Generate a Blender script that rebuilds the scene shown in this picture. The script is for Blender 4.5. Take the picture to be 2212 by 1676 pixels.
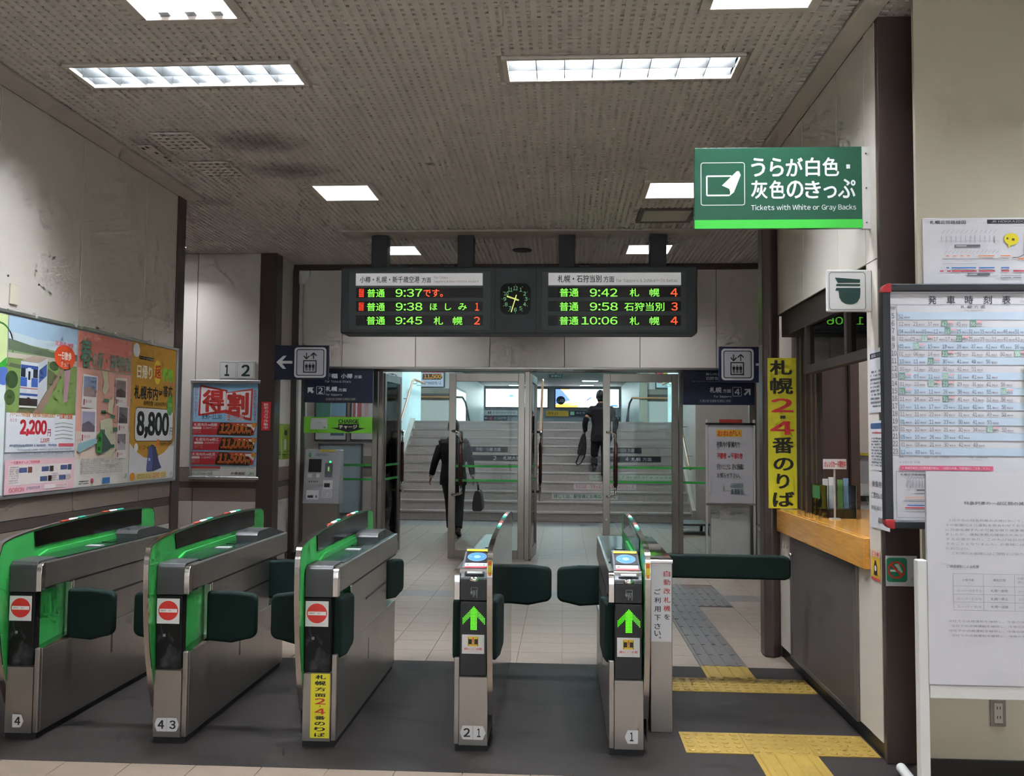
# Station ticket hall: ticket gates, departure board, counter, glass doors and stairs behind.
import bpy, bmesh, math, random
from mathutils import Vector, Matrix

random.seed(7)
for o in list(bpy.data.objects):
    bpy.data.objects.remove(o)
scene = bpy.context.scene
COL = scene.collection

# ------------------------------------------------------------------ camera, world, exposure
def make_camera():
    p, y, r = 0.05426, 0.05697, 0.00754
    cp, sp, cy, sy, cr, sr = math.cos(p), math.sin(p), math.cos(y), math.sin(y), math.cos(r), math.sin(r)
    Rz = Matrix(((cy, sy, 0), (-sy, cy, 0), (0, 0, 1)))
    Rx = Matrix(((1, 0, 0), (0, cp, sp), (0, -sp, cp)))
    P = Matrix(((1, 0, 0), (0, 0, -1), (0, 1, 0)))
    Rr = Matrix(((cr, -sr, 0), (sr, cr, 0), (0, 0, 1)))
    m = Rr @ P @ Rx @ Rz
    right, down, fwd = m[0], m[1], m[2]
    rot = Matrix((right, -down, -fwd)).transposed()
    cam = bpy.data.cameras.new('camera')
    cam.sensor_fit = 'HORIZONTAL'; cam.sensor_width = 36.0
    cam.lens = 36.0 * 1943.5 / 2212.0
    cam.clip_start = 0.05; cam.clip_end = 200
    ob = bpy.data.objects.new('camera', cam)
    ob.matrix_world = Matrix.Translation((0, 0, 1.48)) @ rot.to_4x4()
    COL.objects.link(ob)
    scene.camera = ob
make_camera()

EXPOSURE = 0.42
LAMP_SQUARE = 84.0     # radiance of the small square ceiling lights
LAMP_LONG = 145.0        # radiance behind the louvres of the long ceiling lights
LAMP_COOL = 17.0        # lamps in the stair hall and far passage
LAMP_LANDING = 46.0     # lamps over the landing
FILL_LIGHT = 2.1          # added fill light from unseen glowing panes behind the viewer
scene.view_settings.view_transform = 'Standard'
scene.view_settings.look = 'None'
scene.view_settings.exposure = EXPOSURE
scene.view_settings.gamma = 1.0
scene.view_settings.use_curve_mapping = False
scene.cycles.use_denoising = True
scene.cycles.use_adaptive_sampling = True
scene.cycles.adaptive_threshold = 0.12
scene.cycles.adaptive_min_samples = 8
scene.cycles.max_bounces = 7
scene.cycles.diffuse_bounces = 4
scene.cycles.glossy_bounces = 4
scene.cycles.transparent_max_bounces = 16
scene.cycles.sample_clamp_indirect = 6.0
scene.cycles.caustics_reflective = False
scene.cycles.caustics_refractive = False
world = bpy.data.worlds.new('indoor_world'); scene.world = world
world.use_nodes = True
world.node_tree.nodes['Background'].inputs[0].default_value = (0.5, 0.55, 0.6, 1)
world.node_tree.nodes['Background'].inputs[1].default_value = 0.02

# ------------------------------------------------------------------ materials
def lin(h):
    if not isinstance(h, str):
        return tuple(h)
    h = h.lstrip('#')
    out = []
    for i in (0, 2, 4):
        c = int(h[i:i + 2], 16) / 255
        out.append(c / 12.92 if c <= 0.04045 else ((c + 0.055) / 1.055) ** 2.4)
    return tuple(out)

MATS = {}
def mat(name, col, rough=0.5, metal=0.0, var=0.06, scale=6.0, bump=0.0, bscale=60.0, emit=0.0, ecol=None, coat=0.0, stretch=None, spec=0.5, rnd=0.0):
    if name in MATS:
        return MATS[name]
    m = bpy.data.materials.new(name); m.use_nodes = True
    nt = m.node_tree; b = nt.nodes['Principled BSDF']
    c = lin(col)
    tc = nt.nodes.new('ShaderNodeTexCoord'); mp = nt.nodes.new('ShaderNodeMapping')
    nt.links.new(tc.outputs['Object'], mp.inputs[0])
    if stretch: mp.inputs['Scale'].default_value = stretch
    n = nt.nodes.new('ShaderNodeTexNoise'); n.inputs['Scale'].default_value = scale; n.inputs['Detail'].default_value = 4
    nt.links.new(mp.outputs[0], n.inputs['Vector'])
    ramp = nt.nodes.new('ShaderNodeMapRange')
    ramp.inputs[1].default_value = 0.3; ramp.inputs[2].default_value = 0.7
    ramp.inputs[3].default_value = 1 - var; ramp.inputs[4].default_value = 1 + var
    nt.links.new(n.outputs[0], ramp.inputs[0])
    val = ramp.outputs[0]
    if rnd:
        oi = nt.nodes.new('ShaderNodeObjectInfo'); r2 = nt.nodes.new('ShaderNodeMapRange')
        r2.inputs[3].default_value = 1 - rnd; r2.inputs[4].default_value = 1 + rnd
        nt.links.new(oi.outputs['Random'], r2.inputs[0])
        mu = nt.nodes.new('ShaderNodeMath'); mu.operation = 'MULTIPLY'
        nt.links.new(val, mu.inputs[0]); nt.links.new(r2.outputs[0], mu.inputs[1]); val = mu.outputs[0]
    mx = nt.nodes.new('ShaderNodeVectorMath'); mx.operation = 'SCALE'
    mx.inputs[0].default_value = c
    nt.links.new(val, mx.inputs['Scale'])
    nt.links.new(mx.outputs[0], b.inputs['Base Color'])
    b.inputs['Roughness'].default_value = rough; b.inputs['Metallic'].default_value = metal
    b.inputs['Specular IOR Level'].default_value = spec
    if coat: b.inputs['Coat Weight'].default_value = coat; b.inputs['Coat Roughness'].default_value = 0.08
    if bump:
        n2 = nt.nodes.new('ShaderNodeTexNoise'); n2.inputs['Scale'].default_value = bscale; n2.inputs['Detail'].default_value = 3
        nt.links.new(mp.outputs[0], n2.inputs['Vector'])
        bp = nt.nodes.new('ShaderNodeBump'); bp.inputs['Strength'].default_value = bump; bp.inputs['Distance'].default_value = 0.003
        nt.links.new(n2.outputs[0], bp.inputs['Height']); nt.links.new(bp.outputs[0], b.inputs['Normal'])
    if emit:
        b.inputs['Emission Color'].default_value = (*lin(ecol or col), 1)
        b.inputs['Emission Strength'].default_value = emit
        m.cycles.emission_sampling = 'NONE' if emit < 4 else 'AUTO'
    MATS[name] = m
    return m

def paint(c):
    """flat printed colour; ('E', hex, strength) is a light-giving print (LED, backlit film)"""
    if isinstance(c, bpy.types.Material): return c
    if isinstance(c, tuple) and c and c[0] == 'E':
        return mat('glow_%s_%s' % (c[1].strip('#'), str(c[2]).replace('.', '_')), c[1], 0.5, emit=c[2], var=0.02)
    return mat('ink_' + c.strip('#'), c, 0.45, var=0.03, scale=9)

def glass_mat(name, tint=(0.93, 0.97, 0.96), refl=0.0):
    m = bpy.data.materials.new(name); m.use_nodes = True
    nt = m.node_tree; nt.nodes.clear()
    out = nt.nodes.new('ShaderNodeOutputMaterial'); mix = nt.nodes.new('ShaderNodeMixShader')
    t = nt.nodes.new('ShaderNodeBsdfTransparent'); t.inputs[0].default_value = (*tint, 1)
    g = nt.nodes.new('ShaderNodeBsdfGlossy'); g.inputs['Roughness'].default_value = 0.01
    fr = nt.nodes.new('ShaderNodeFresnel'); fr.inputs[0].default_value = 1.22
    ad = nt.nodes.new('ShaderNodeMath'); ad.operation = 'ADD'; ad.inputs[1].default_value = refl; ad.use_clamp = True
    nt.links.new(fr.outputs[0], ad.inputs[0]); nt.links.new(ad.outputs[0], mix.inputs[0])
    nt.links.new(t.outputs[0], mix.inputs[1]); nt.links.new(g.outputs[0], mix.inputs[2])
    nt.links.new(mix.outputs[0], out.inputs[0])
    MATS[name] = m
    return m

WALL = mat('wall_panel', '#cbc4ba', 0.42, var=0.03, scale=2.0, bump=0.06, bscale=120)
WALLB = mat('dado_panel', '#83746a', 0.5, var=0.05, scale=3.0)
STRIPE = mat('dado_stripe', '#4c423d', 0.5, var=0.05)
GAP = mat('panel_gap', '#453e39', 0.8)
BROWN = mat('brown_steel', '#423632', 0.32, var=0.06, scale=4, bump=0.05)
BLACK = mat('black_plastic', '#171717', 0.38, var=0.1)
GLOSSBLACK = mat('black_glossy', '#050505', 0.12, var=0.02)
DGREY = mat('grey_plastic', '#3d3d3e', 0.42, var=0.05)
MGREY = mat('mid_grey_plastic', '#77787a', 0.45, var=0.05)
LGREY = mat('light_grey_plastic', '#a6a8ab', 0.45, var=0.04)
STEEL = mat('brushed_steel', '#a39e98', 0.30, 0.9, var=0.08, scale=5, bump=0.04, bscale=300, stretch=(1, 1, 0.05))
STEELD = mat('door_steel', '#8d877f', 0.28, 0.9, var=0.08, scale=5, bump=0.04, bscale=300, stretch=(1, 1, 0.05))
STEELM = mat('polished_steel', '#b9b4ae', 0.16, 1.0, var=0.04, scale=3)
CHROME = mat('chrome', '#e0dedb', 0.10, 1.0, var=0.02)
GREEN = mat('gate_green', '#3fae56', 0.35, var=0.04)
PAD = mat('flap_padding', '#051c17', 0.8, spec=.25, var=0.12, scale=12, bump=0.2, bscale=200)
WHITE = mat('white_paint', '#cfcfcb', 0.45, var=0.03)
PAPER = mat('white_paper', '#c6c5c9', 0.6, var=0.03, scale=3)
WOOD = mat('honey_wood', '#d99a45', 0.22, var=0.14, scale=5, stretch=(14, 1, 14), coat=0.4)
NAVY = mat('navy_sign', '#0f1730', 0.4, var=0.03)
GLASS = glass_mat('door_glass')
GLASSD = glass_mat('office_glass', (0.55, 0.57, 0.54), 0.10)
ACRYL = glass_mat('acrylic', (0.86, 0.9, 0.89), 0.06)

# ------------------------------------------------------------------ mesh builder
class MB:
    def __init__(s): s.v = []; s.f = []; s.m = []; s.mats = []
    def mi(s, m):
        if m is None: m = BLACK
        if m not in s.mats: s.mats.append(m)
        return s.mats.index(m)
    def add(s, vs, fs, m):
        k = len(s.v); i = s.mi(m)
        s.v += [tuple(q) for q in vs]
        for f in fs: s.f.append(tuple(a + k for a in f)); s.m.append(i)
        return s
    def box(s, x0, x1, y0, y1, z0, z1, m=None):
        vs = [(x, y, z) for z in (z0, z1) for y in (y0, y1) for x in (x0, x1)]
        return s.add(vs, [(0, 2, 3, 1), (4, 5, 7, 6), (0, 1, 5, 4), (2, 6, 7, 3), (0, 4, 6, 2), (1, 3, 7, 5)], m)
    def prism(s, pts, axis, a0, a1, m=None):
        n = len(pts)
        def P(p, a):
            return {'x': (a, p[0], p[1]), 'y': (p[0], a, p[1]), 'z': (p[0], p[1], a)}[axis]
        vs = [P(p, a0) for p in pts] + [P(p, a1) for p in pts]
        fs = [tuple(range(n)), tuple(range(2 * n - 1, n - 1, -1))] + [(i, (i + 1) % n, n + (i + 1) % n, n + i) for i in range(n)]
        return s.add(vs, fs, m)
    def loft(s, rings, m=None, cap=True):
        """rings: list of equal-length point lists"""
        n = len(rings[0]); vs = [p for r in rings for p in r]; fs = []
        for i in range(len(rings) - 1):
            for j in range(n):
                a, b = i * n + j, i * n + (j + 1) % n
                fs.append((a, b, b + n, a + n))
        if cap:
            fs.append(tuple(range(n - 1, -1, -1))); fs.append(tuple(range((len(rings) - 1) * n, len(rings) * n)))
        return s.add(vs, fs, m)
    def tube(s, pts, r, m=None, n=8, ry=None):
        pts = [Vector(p) for p in pts]; rings = []
        for i, p in enumerate(pts):
            d = (pts[min(i + 1, len(pts) - 1)] - pts[max(i - 1, 0)]).normalized()
            ref = Vector((0, 0, 1)) if abs(d.z) < 0.9 else Vector((0, 1, 0))
            a = d.cross(ref).normalized(); b = a.cross(d).normalized()
            rr = r[i] if isinstance(r, (list, tuple)) else r
            if not isinstance(rr, (list, tuple)): rr = (rr, rr)
            rings.append([p + a * rr[0] * math.cos(2 * math.pi * k / n) + b * rr[1] * math.sin(2 * math.pi * k / n) for k in range(n)])
        return s.loft(rings, m)
    def lathe(s, c, prof, m=None, n=16):
        rings = [[(c[0] + r * math.cos(2 * math.pi * k / n), c[1] + r * math.sin(2 * math.pi * k / n), c[2] + z) for k in range(n)] for r, z in prof]
        return s.loft(rings, m)
    def ball(s, c, r, m=None, n=12, k=8):
        rings = []
        for i in range(1, k):
            t = math.pi * i / k
            rings.append([(c[0] + r[0] * math.sin(t) * math.cos(2 * math.pi * j / n), c[1] + r[1] * math.sin(t) * math.sin(2 * math.pi * j / n), c[2] - r[2] * math.cos(t)) for j in range(n)])
        return s.loft(rings, m)

ORG = {}
def _mesh(name, mb, off):
    me = bpy.data.meshes.new(name)
    me.from_pydata([(v[0] - off[0], v[1] - off[1], v[2] - off[2]) for v in mb.v], [], mb.f)
    for m in mb.mats: me.materials.append(m)
    me.polygons.foreach_set('material_index', mb.m)
    bm = bmesh.new(); bm.from_mesh(me); bmesh.ops.recalc_face_normals(bm, faces=bm.faces); bm.to_mesh(me); bm.free()
    return me

def ob(name, mb, parent=None, bevel=0.0, smooth=False, label=None, cat=None, group=None, kind=None, seg=2, local=False, recalc=True):
    """one mesh object; coordinates are world ones unless local"""
    if parent is not None:
        off = (0, 0, 0) if local else ORG[parent.name]
    else:
        xs, ys, zs = zip(*mb.v)
        off = ((min(xs) + max(xs)) / 2, (min(ys) + max(ys)) / 2, min(zs))
    o = bpy.data.objects.new(name, _mesh(name, mb, off))
    COL.objects.link(o)
    if parent is not None:
        o.parent = parent; ORG[o.name] = ORG[parent.name]
    else:
        o.location = off; ORG[o.name] = off
    if smooth:
        for p in o.data.polygons: p.use_smooth = True
    if bevel:
        md = o.modifiers.new('bevel', 'BEVEL'); md.width = bevel; md.segments = seg; md.limit_method = 'ANGLE'; md.angle_limit = 0.7
        if seg > 1:
            for p in o.data.polygons: p.use_smooth = True
            md.harden_normals = True
    tag(o, label, cat, group, kind)
    return o

def tag(o, label=None, cat=None, group=None, kind=None):
    if label: o['label'] = label
    if cat: o['category'] = cat
    if group: o['group'] = group
    if kind: o['kind'] = kind
    return o

def thing(name, loc, label=None, cat=None, group=None, kind=None):
    o = bpy.data.objects.new(name, None); COL.objects.link(o)
    o.empty_display_size = 0.1; o.location = loc; ORG[o.name] = tuple(loc)
    return tag(o, label, cat, group, kind)

def bx(name, x0, x1, y0, y1, z0, z1, m, parent=None, bevel=0.0, **k):
    return ob(name, MB().box(x0, x1, y0, y1, z0, z1, m), parent, bevel, **k)

def copy_part(o, parent, loc=(0, 0, 0), rot=None, name=None):
    c = o.copy(); COL.objects.link(c); c.parent = parent; c.location = loc
    if rot: c.rotation_euler = rot
    ORG[c.name] = ORG[parent.name]
    return c

# ------------------------------------------------------------------ lettering and print
_tc = bpy.data.curves.new('lettering_source', 'FONT'); _tc.resolution_u = 3
_to = bpy.data.objects.new('lettering_source', _tc)
GLY = {}
def _one(ch):
    """outline of one character; ASCII is taken from the wide sans forms"""
    if ch not in GLY:
        c = chr(ord(ch) + 0xFEE0) if '!' <= ch <= '~' else ch
        _tc.body = c
        me = _to.to_mesh()
        vs = [(v.co.x, v.co.y) for v in me.vertices]; fs = [tuple(p.vertices) for p in me.polygons]
        _to.to_mesh_clear()
        GLY[ch] = (vs, fs, min((v[0] for v in vs), default=0), max((v[0] for v in vs), default=0))
    return GLY[ch]

def glyphs(s, bold=0.0):
    """outline of a string, with its bounding box; bold thickens the strokes"""
    k = (s, bold)
    if k not in GLY:
        V, F = [], []; x = 0.0
        for ch in s:
            if ch == ' ': x += .3; continue
            vs, fs, a, b = _one(ch)
            if '!' <= ch <= '~': dx = x - a; adv = (b - a) + .09
            else: dx = x; adv = 1.0
            offs = [(0, 0)]
            if bold: offs += [(-bold, 0), (bold, 0), (0, -bold * .7), (0, bold * .7)]
            if bold > .025: offs += [(-bold * .75, -bold * .6), (bold * .75, -bold * .6), (-bold * .75, bold * .6), (bold * .75, bold * .6)]
            for lay, (ox, oy) in enumerate(offs):
                n = len(V); V += [(p[0] + dx + ox, p[1] + oy, lay) for p in vs]; F += [tuple(i + n for i in f) for f in fs]
            x += adv
        if not V: V = [(0, 0, 0), (1, 0, 0), (0, 1, 0)]
        xs, ys, _l = zip(*V)
        GLY[k] = (V, F, (min(xs), min(ys), max(xs), max(ys)))
    return GLY[k]

class Art:
    """flat print on a surface. px rect (x0,y0,x1,y1), y down, is laid on the rectangle at O spanned by U (right) and V (down)."""
    def __init__(s, rect, O, U, V, N, step=0.00012):
        s.r = rect; s.O = Vector(O); s.U = Vector(U); s.V = Vector(V); s.N = Vector(N).normalized()
        s.mb = MB(); s.step = step; s.z = 0.0006
    def pt(s, x, y):
        a = (x - s.r[0]) / (s.r[2] - s.r[0]); b = (y - s.r[1]) / (s.r[3] - s.r[1])
        return s.O + s.U * a + s.V * b + s.N * s.z
    def poly(s, pts, c, up=True):
        if up: s.z += s.step
        s.mb.add([s.pt(*p) for p in pts], [tuple(range(len(pts)))], paint(c)); return s
    def rect(s, x0, y0, x1, y1, c, up=True): return s.poly([(x0, y0), (x1, y0), (x1, y1), (x0, y1)], c, up)
    def _rr(s, x0, y0, x1, y1, r, n=5):
        pts = []
        for cx, cy, a0 in ((x1 - r, y0 + r, -90), (x1 - r, y1 - r, 0), (x0 + r, y1 - r, 90), (x0 + r, y0 + r, 180)):
            for i in range(n + 1):
                a = math.radians(a0 + 90 * i / n); pts.append((cx + r * math.cos(a), cy + r * math.sin(a)))
        return pts
    def rrect(s, x0, y0, x1, y1, r, c): return s.poly(s._rr(x0, y0, x1, y1, r), c)
    def ell(s, cx, cy, rx, ry, c, n=28): return s.poly([(cx + rx * math.cos(2 * math.pi * i / n), cy + ry * math.sin(2 * math.pi * i / n)) for i in range(n)], c)
    def band(s, outer, inner, c):
        s.z += s.step; n = len(outer)
        s.mb.add([s.pt(*p) for p in outer + inner], [(i, (i + 1) % n, n + (i + 1) % n, n + i) for i in range(n)], paint(c)); return s
    def frame(s, x0, y0, x1, y1, w, c, r=0.0):
        if r: return s.band(s._rr(x0, y0, x1, y1, r), s._rr(x0 + w, y0 + w, x1 - w, y1 - w, max(r - w, .01)), c)
        return s.band([(x0, y0), (x1, y0), (x1, y1), (x0, y1)], [(x0 + w, y0 + w), (x1 - w, y0 + w), (x1 - w, y1 - w), (x0 + w, y1 - w)], c)
    def ring(s, cx, cy, r0, r1, c, n=28):
        f = lambda r: [(cx + r * math.cos(2 * math.pi * i / n), cy + r * math.sin(2 * math.pi * i / n)) for i in range(n)]
        return s.band(f(r1), f(r0), c)
    def line(s, pts, w, c):
        s.z += s.step
        for (ax, ay), (cx, cy) in zip(pts, pts[1:]):
            d = math.hypot(cx - ax, cy - ay) or 1; nx, ny = -(cy - ay) / d * w / 2, (cx - ax) / d * w / 2
            s.mb.add([s.pt(ax + nx, ay + ny), s.pt(cx + nx, cy + ny), s.pt(cx - nx, cy - ny), s.pt(ax - nx, ay - ny)], [(0, 1, 2, 3)], paint(c))
        return s
    def text(s, t, x0, y0, x1, y1, c, bold=0.0, slant=0.0, up=True):
        """fill the box with the text; x1 None keeps the aspect"""
        if up: s.z += s.step
        vs, fs, (a, b, d, e) = glyphs(t, bold)
        w, h = max(d - a, 1e-4), max(e - b, 1e-4)
        if x1 is None: x1 = x0 + (y1 - y0) * w / h
        out = []
        for x, y, lay in vs:
            q = (y - b) / h
            out.append(s.pt(x0 + (x - a) / w * (x1 - x0) + slant * q, y1 - q * (y1 - y0)) + s.N * (lay * 2.5e-5))
        s.mb.add(out, fs, paint(c)); return s
    def vtext(s, t, x0, y0, x1, y1, c, bold=0.0, fill=0.86):
        n = len(t); h = (y1 - y0) / n
        for i, ch in enumerate(t):
            if ch == ' ': continue
            vs, fs, (a, b, d, e) = glyphs(ch, bold)
            k = (e - b)
            hh = h * fill * min(1, k / 0.85 + 0.12); ww = (x1 - x0) * min(1, (d - a) / 0.85 + 0.1)
            cx, cy = (x0 + x1) / 2, y0 + h * (i + .5)
            s.text(ch, cx - ww / 2, cy - hh / 2, cx + ww / 2, cy + hh / 2, c, bold, up=(i == 0))
        return s
    def dots(s, x0, y0, x1, y1, c, rows=3, dens=.8, seed=1):
        """rows of tiny unreadable characters, as small ink blocks"""
        rn = random.Random(seed); s.z += s.step; h = (y1 - y0) / rows
        for r in range(rows):
            x = x0
            while x < x1 - h * .4:
                w = h * rn.uniform(.35, .7)
                if rn.random() < dens: s.rect(x, y0 + r * h + h * rn.uniform(.1, .25), min(x + w * .85, x1), y0 + r * h + h * rn.uniform(.6, .8), c, up=False)
                x += w
        return s
    def build(s, parent, name='lettering', label=None):
        return ob(name, s.mb, parent, label=label)

def front_art(rect, x0, x1, y, z1, z0):
    """print on a plane that faces the camera side (-Y)"""
    return Art(rect, (x0, y, z1), (x1 - x0, 0, 0), (0, 0, z0 - z1), (0, -1, 0))
# ------------------------------------------------------------------ the room shell
ZC = 3.50
XL, XR = -3.25, 1.485
S = dict(kind='structure')

TILE = mat('floor_tile', '#87796d', 0.52, var=0.07, scale=9, bump=0.05, bscale=40, rnd=0.035, spec=.25)
DIMTILE = mat('dimmed_floor_tile', '#76685b', 0.52, var=0.08, scale=9, bump=0.05, bscale=40, rnd=0.035, spec=.25)  # darker copy of the floor tile; dim foreground light put into its colour
GROUT = mat('floor_grout', '#6b5d55', 0.8)
GTILE = mat('grey_floor_tile', '#686361', 0.5, var=0.08, rnd=0.03)
def dirty_mat(name, base, dark, scale, rough):
    m = mat(name, base, rough, var=0.08, scale=40, spec=.18)
    nt = m.node_tree; b = nt.nodes['Principled BSDF']
    src = b.inputs['Base Color'].links[0].from_socket
    tc = nt.nodes.new('ShaderNodeTexCoord'); mp = nt.nodes.new('ShaderNodeMapping'); mp.inputs['Scale'].default_value = (1.0, 2.2, 1)
    n = nt.nodes.new('ShaderNodeTexNoise'); n.inputs['Scale'].default_value = scale; n.inputs['Detail'].default_value = 5; n.inputs['Distortion'].default_value = .6
    r = nt.nodes.new('ShaderNodeMapRange'); r.inputs[1].default_value = .52; r.inputs[2].default_value = .68
    mx = nt.nodes.new('ShaderNodeMix'); mx.data_type = 'RGBA'; mx.inputs[7].default_value = (*lin(dark), 1)
    nt.links.new(tc.outputs['Object'], mp.inputs[0]); nt.links.new(mp.outputs[0], n.inputs['Vector']); nt.links.new(n.outputs[0], r.inputs[0])
    nt.links.new(r.outputs[0], mx.inputs[0]); nt.links.new(src, mx.inputs[6]); nt.links.new(mx.outputs[2], b.inputs['Base Color'])
    return m
MAT_RUBBER = dirty_mat('rubber_flooring', '#2d2826', '#1d1816', 1.6, 0.62)
YTILE = mat('tactile_yellow', '#937832', 0.5, var=0.1, scale=14, rnd=0.03)

floor = thing('floor', (0, 4, 0), kind='structure')
bx('subfloor', -6.2, 5, -3.2, 27, -0.14, -0.006, GROUT, floor)
bx('rubber_sheet', -6.0, 1.6, 4.035, 5.985, -0.006, 0.001, MAT_RUBBER, floor)
# 300 mm tiles: those that show largest are pieces of their own, the rest one mesh
tmesh = None
rest = MB()
def is_path(cx, cy):
    if 0.9 < cx < 1.2 and 5.98 < cy < 9.2: return True
    if 1.2 < cx < 1.5 and 8.15 < cy < 9.15: return True
    return False
def is_band(cy): return 8.39 < cy < 8.74 or 10.4 < cy < 10.63
count = 0
def tile(cx, cy, own, m=TILE):
    global tmesh
    h = 0.1485
    if not own:
        rest.box(cx - h, cx + h, cy - h, cy + h, -0.006, 0, m); return
    if tmesh is None: tmesh = {}
    if m not in tmesh:
        mb = MB().box(-h, h, -h, h, -0.006, 0, m)
        tmesh[m] = _mesh('tile', mb, (0, 0, 0))
    o = bpy.data.objects.new('tile', tmesh[m]); COL.objects.link(o); o.parent = floor
    o.location = (cx, cy - 4, 0)
for j in range(16):
    cy = 5.985 + .15 + .3 * j
    for i in range(-20, 16):
        cx = .15 + .3 * i
        if is_path(cx, cy): continue
        m = GTILE if is_band(cy) else TILE
        own = (-2.7 < cx < 1.8) and count < 262
        if own: count += 1
        tile(cx, cy, own, m)
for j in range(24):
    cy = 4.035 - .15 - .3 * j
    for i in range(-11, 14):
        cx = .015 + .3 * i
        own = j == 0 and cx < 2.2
        tile(cx, cy, own, DIMTILE)
for j in range(17):                      # hall behind the doors up to the stairs
    cy = 10.785 + .15 + .3 * j
    for i in range(-18, 14): tile(.15 + .3 * i, cy, False, GTILE if cy > 15.05 else TILE)
ob('floor_tiles', rest, floor, kind='stuff')

def dome_tile(cx, cy):
    mb = MB().box(cx - .149, cx + .149, cy - .149, cy + .149, 0.0, 0.005, YTILE)
    for a in range(5):
        for b in range(5):
            x, y = cx - .116 + a * .058, cy - .116 + b * .058
            mb.lathe((x, y, .005), [(.0175, 0), (.0165, .003), (.011, .005)], YTILE, 10)
    return mb
def bar_tile(cx, cy, m=YTILE, hh=.149):
    mb = MB().box(cx - .149, cx + .149, cy - hh, cy + hh, 0.0 if m is YTILE else -.006, 0.005, m)
    for a in range(4):
        x = cx - .1125 + a * .075
        mb.prism([(x - .017, .005), (x + .017, .005), (x + .012, .010), (x - .012, .010)], 'y', cy - hh + .01, cy + hh - .01, m)
    return mb
for cy in (4.51, 5.55):
    for i in range(3): ob('tactile_tile', dome_tile(.735 + .3 * i, cy), floor)
for cy in (4.21, 3.91, 3.61, 5.845): ob('tactile_tile', bar_tile(1.045, cy), floor)
TG = mat('tactile_grey', '#5c5755', 0.55, var=0.1, scale=12, rnd=0.03)
for j in range(11):
    ob('guide_tile', bar_tile(1.045, 6.135 + .3 * j, TG), floor)
for j in range(3): ob('guide_tile', bar_tile(1.345, 8.25 + .3 * j, TG), floor)

# ceiling: a plate with a raised 50 mm lattice
def ceiling_material():
    m = mat('ceiling_plate', '#c8c2ba', 0.7, var=0.04, scale=1.5)
    nt = m.node_tree; b = nt.nodes['Principled BSDF']; src = b.inputs['Base Color'].links[0].from_socket
    geo = nt.nodes.new('ShaderNodeNewGeometry'); last = src
    for (x, y, rx, ry, amt) in ((-2.12, 6.02, .42, .28, .62), (-2.1, 6.68, .42, .26, .6), (-2.9, 6.1, .2, .3, .35), (-3.05, 7.55, .25, .2, .35), (0.2, 6.5, 1.0, .5, .12)):
        mp = nt.nodes.new('ShaderNodeMapping'); mp.vector_type = 'TEXTURE'
        mp.inputs['Location'].default_value = (x, y, 3.5); mp.inputs['Scale'].default_value = (rx, ry, 1)
        nt.links.new(geo.outputs['Position'], mp.inputs[0])
        n = nt.nodes.new('ShaderNodeTexNoise'); n.inputs['Scale'].default_value = 3; nt.links.new(mp.outputs[0], n.inputs['Vector'])
        ln = nt.nodes.new('ShaderNodeVectorMath'); ln.operation = 'LENGTH'; nt.links.new(mp.outputs[0], ln.inputs[0])
        ad = nt.nodes.new('ShaderNodeMath'); nt.links.new(ln.outputs['Value'], ad.inputs[0]); nt.links.new(n.outputs[0], ad.inputs[1])
        r = nt.nodes.new('ShaderNodeMapRange'); r.interpolation_type = 'SMOOTHSTEP'
        r.inputs[1].default_value = 0.5; r.inputs[2].default_value = 1.7; r.inputs[3].default_value = amt; r.inputs[4].default_value = 0
        nt.links.new(ad.outputs[0], r.inputs[0])
        mx = nt.nodes.new('ShaderNodeMix'); mx.data_type = 'RGBA'; mx.inputs[7].default_value = (.02, .019, .017, 1)
        nt.links.new(r.outputs[0], mx.inputs[0]); nt.links.new(last, mx.inputs[6]); last = mx.outputs[2]
    nt.links.new(last, b.inputs['Base Color'])
    return m
CEIL = ceiling_material()
CEILP = mat('ceiling_trim', '#c2bab0', 0.6, var=0.03)
SQ = [(-1.815, 3.96), (.91, 3.96), (-1.815, 7.32), (.91, 7.32), (-1.815, 9.64), (.91, 9.64),
      (-4.3, 9.2), (3.64, 9.2), (-1.815, 1.6), (.91, 1.6), (-1.815, -.9), (.91, -.9)]
LG = [(-2.12, 4.87), (.31, 4.87), (2.45, 3.2), (-2.12, .6), (.31, .6)]  # third one added out of view to brighten the right wall
holes = [(x - .225, x + .225, y - .225, y + .225) for x, y in SQ] + [(x - .62, x + .62, y - .14, y + .14) for x, y in LG]
def grow(h, d): return (h[0] - d, h[1] + d, h[2] - d, h[3] + d)
def cut(lo, hi, pos, w, hs, ax):
    segs = [(lo, hi)]
    for h in hs:
        a0, a1, b0, b1 = (h[0], h[1], h[2], h[3]) if ax == 'x' else (h[2], h[3], h[0], h[1])
        if pos + w > b0 and pos - w < b1:
            out = []
            for s0, s1 in segs:
                if a1 <= s0 or a0 >= s1: out.append((s0, s1)); continue
                if a0 > s0: out.append((s0, a0))
                if a1 < s1: out.append((a1, s1))
            segs = out
    return segs
ceiling = thing('ceiling', (0, 4, ZC), kind='structure')
cb = MB()
xs = sorted(set([-6.2, 5.0] + [h[0] for h in holes] + [h[1] for h in holes]))
ys = sorted(set([-3.2, 10.46] + [h[2] for h in holes] + [h[3] for h in holes]))
for a, b in zip(ys, ys[1:]):
    for s0, s1 in cut(-6.2, 5.0, (a + b) / 2, 0.0001, holes, 'x'): cb.box(s0, s1, a, b, ZC + .020, ZC + .040, CEIL)
ob('backing_plate', cb, ceiling)
lat = MB(); gh = [grow(h, .055) for h in holes]
gh += [(-2.2, 1.4, 8.68, 9.05), (.66, 1.19, 7.9, 8.42), (-3.3, -3.08, 0, 7.5), (1.36, 1.5, 0, 6.4)]
i = 0
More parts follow.
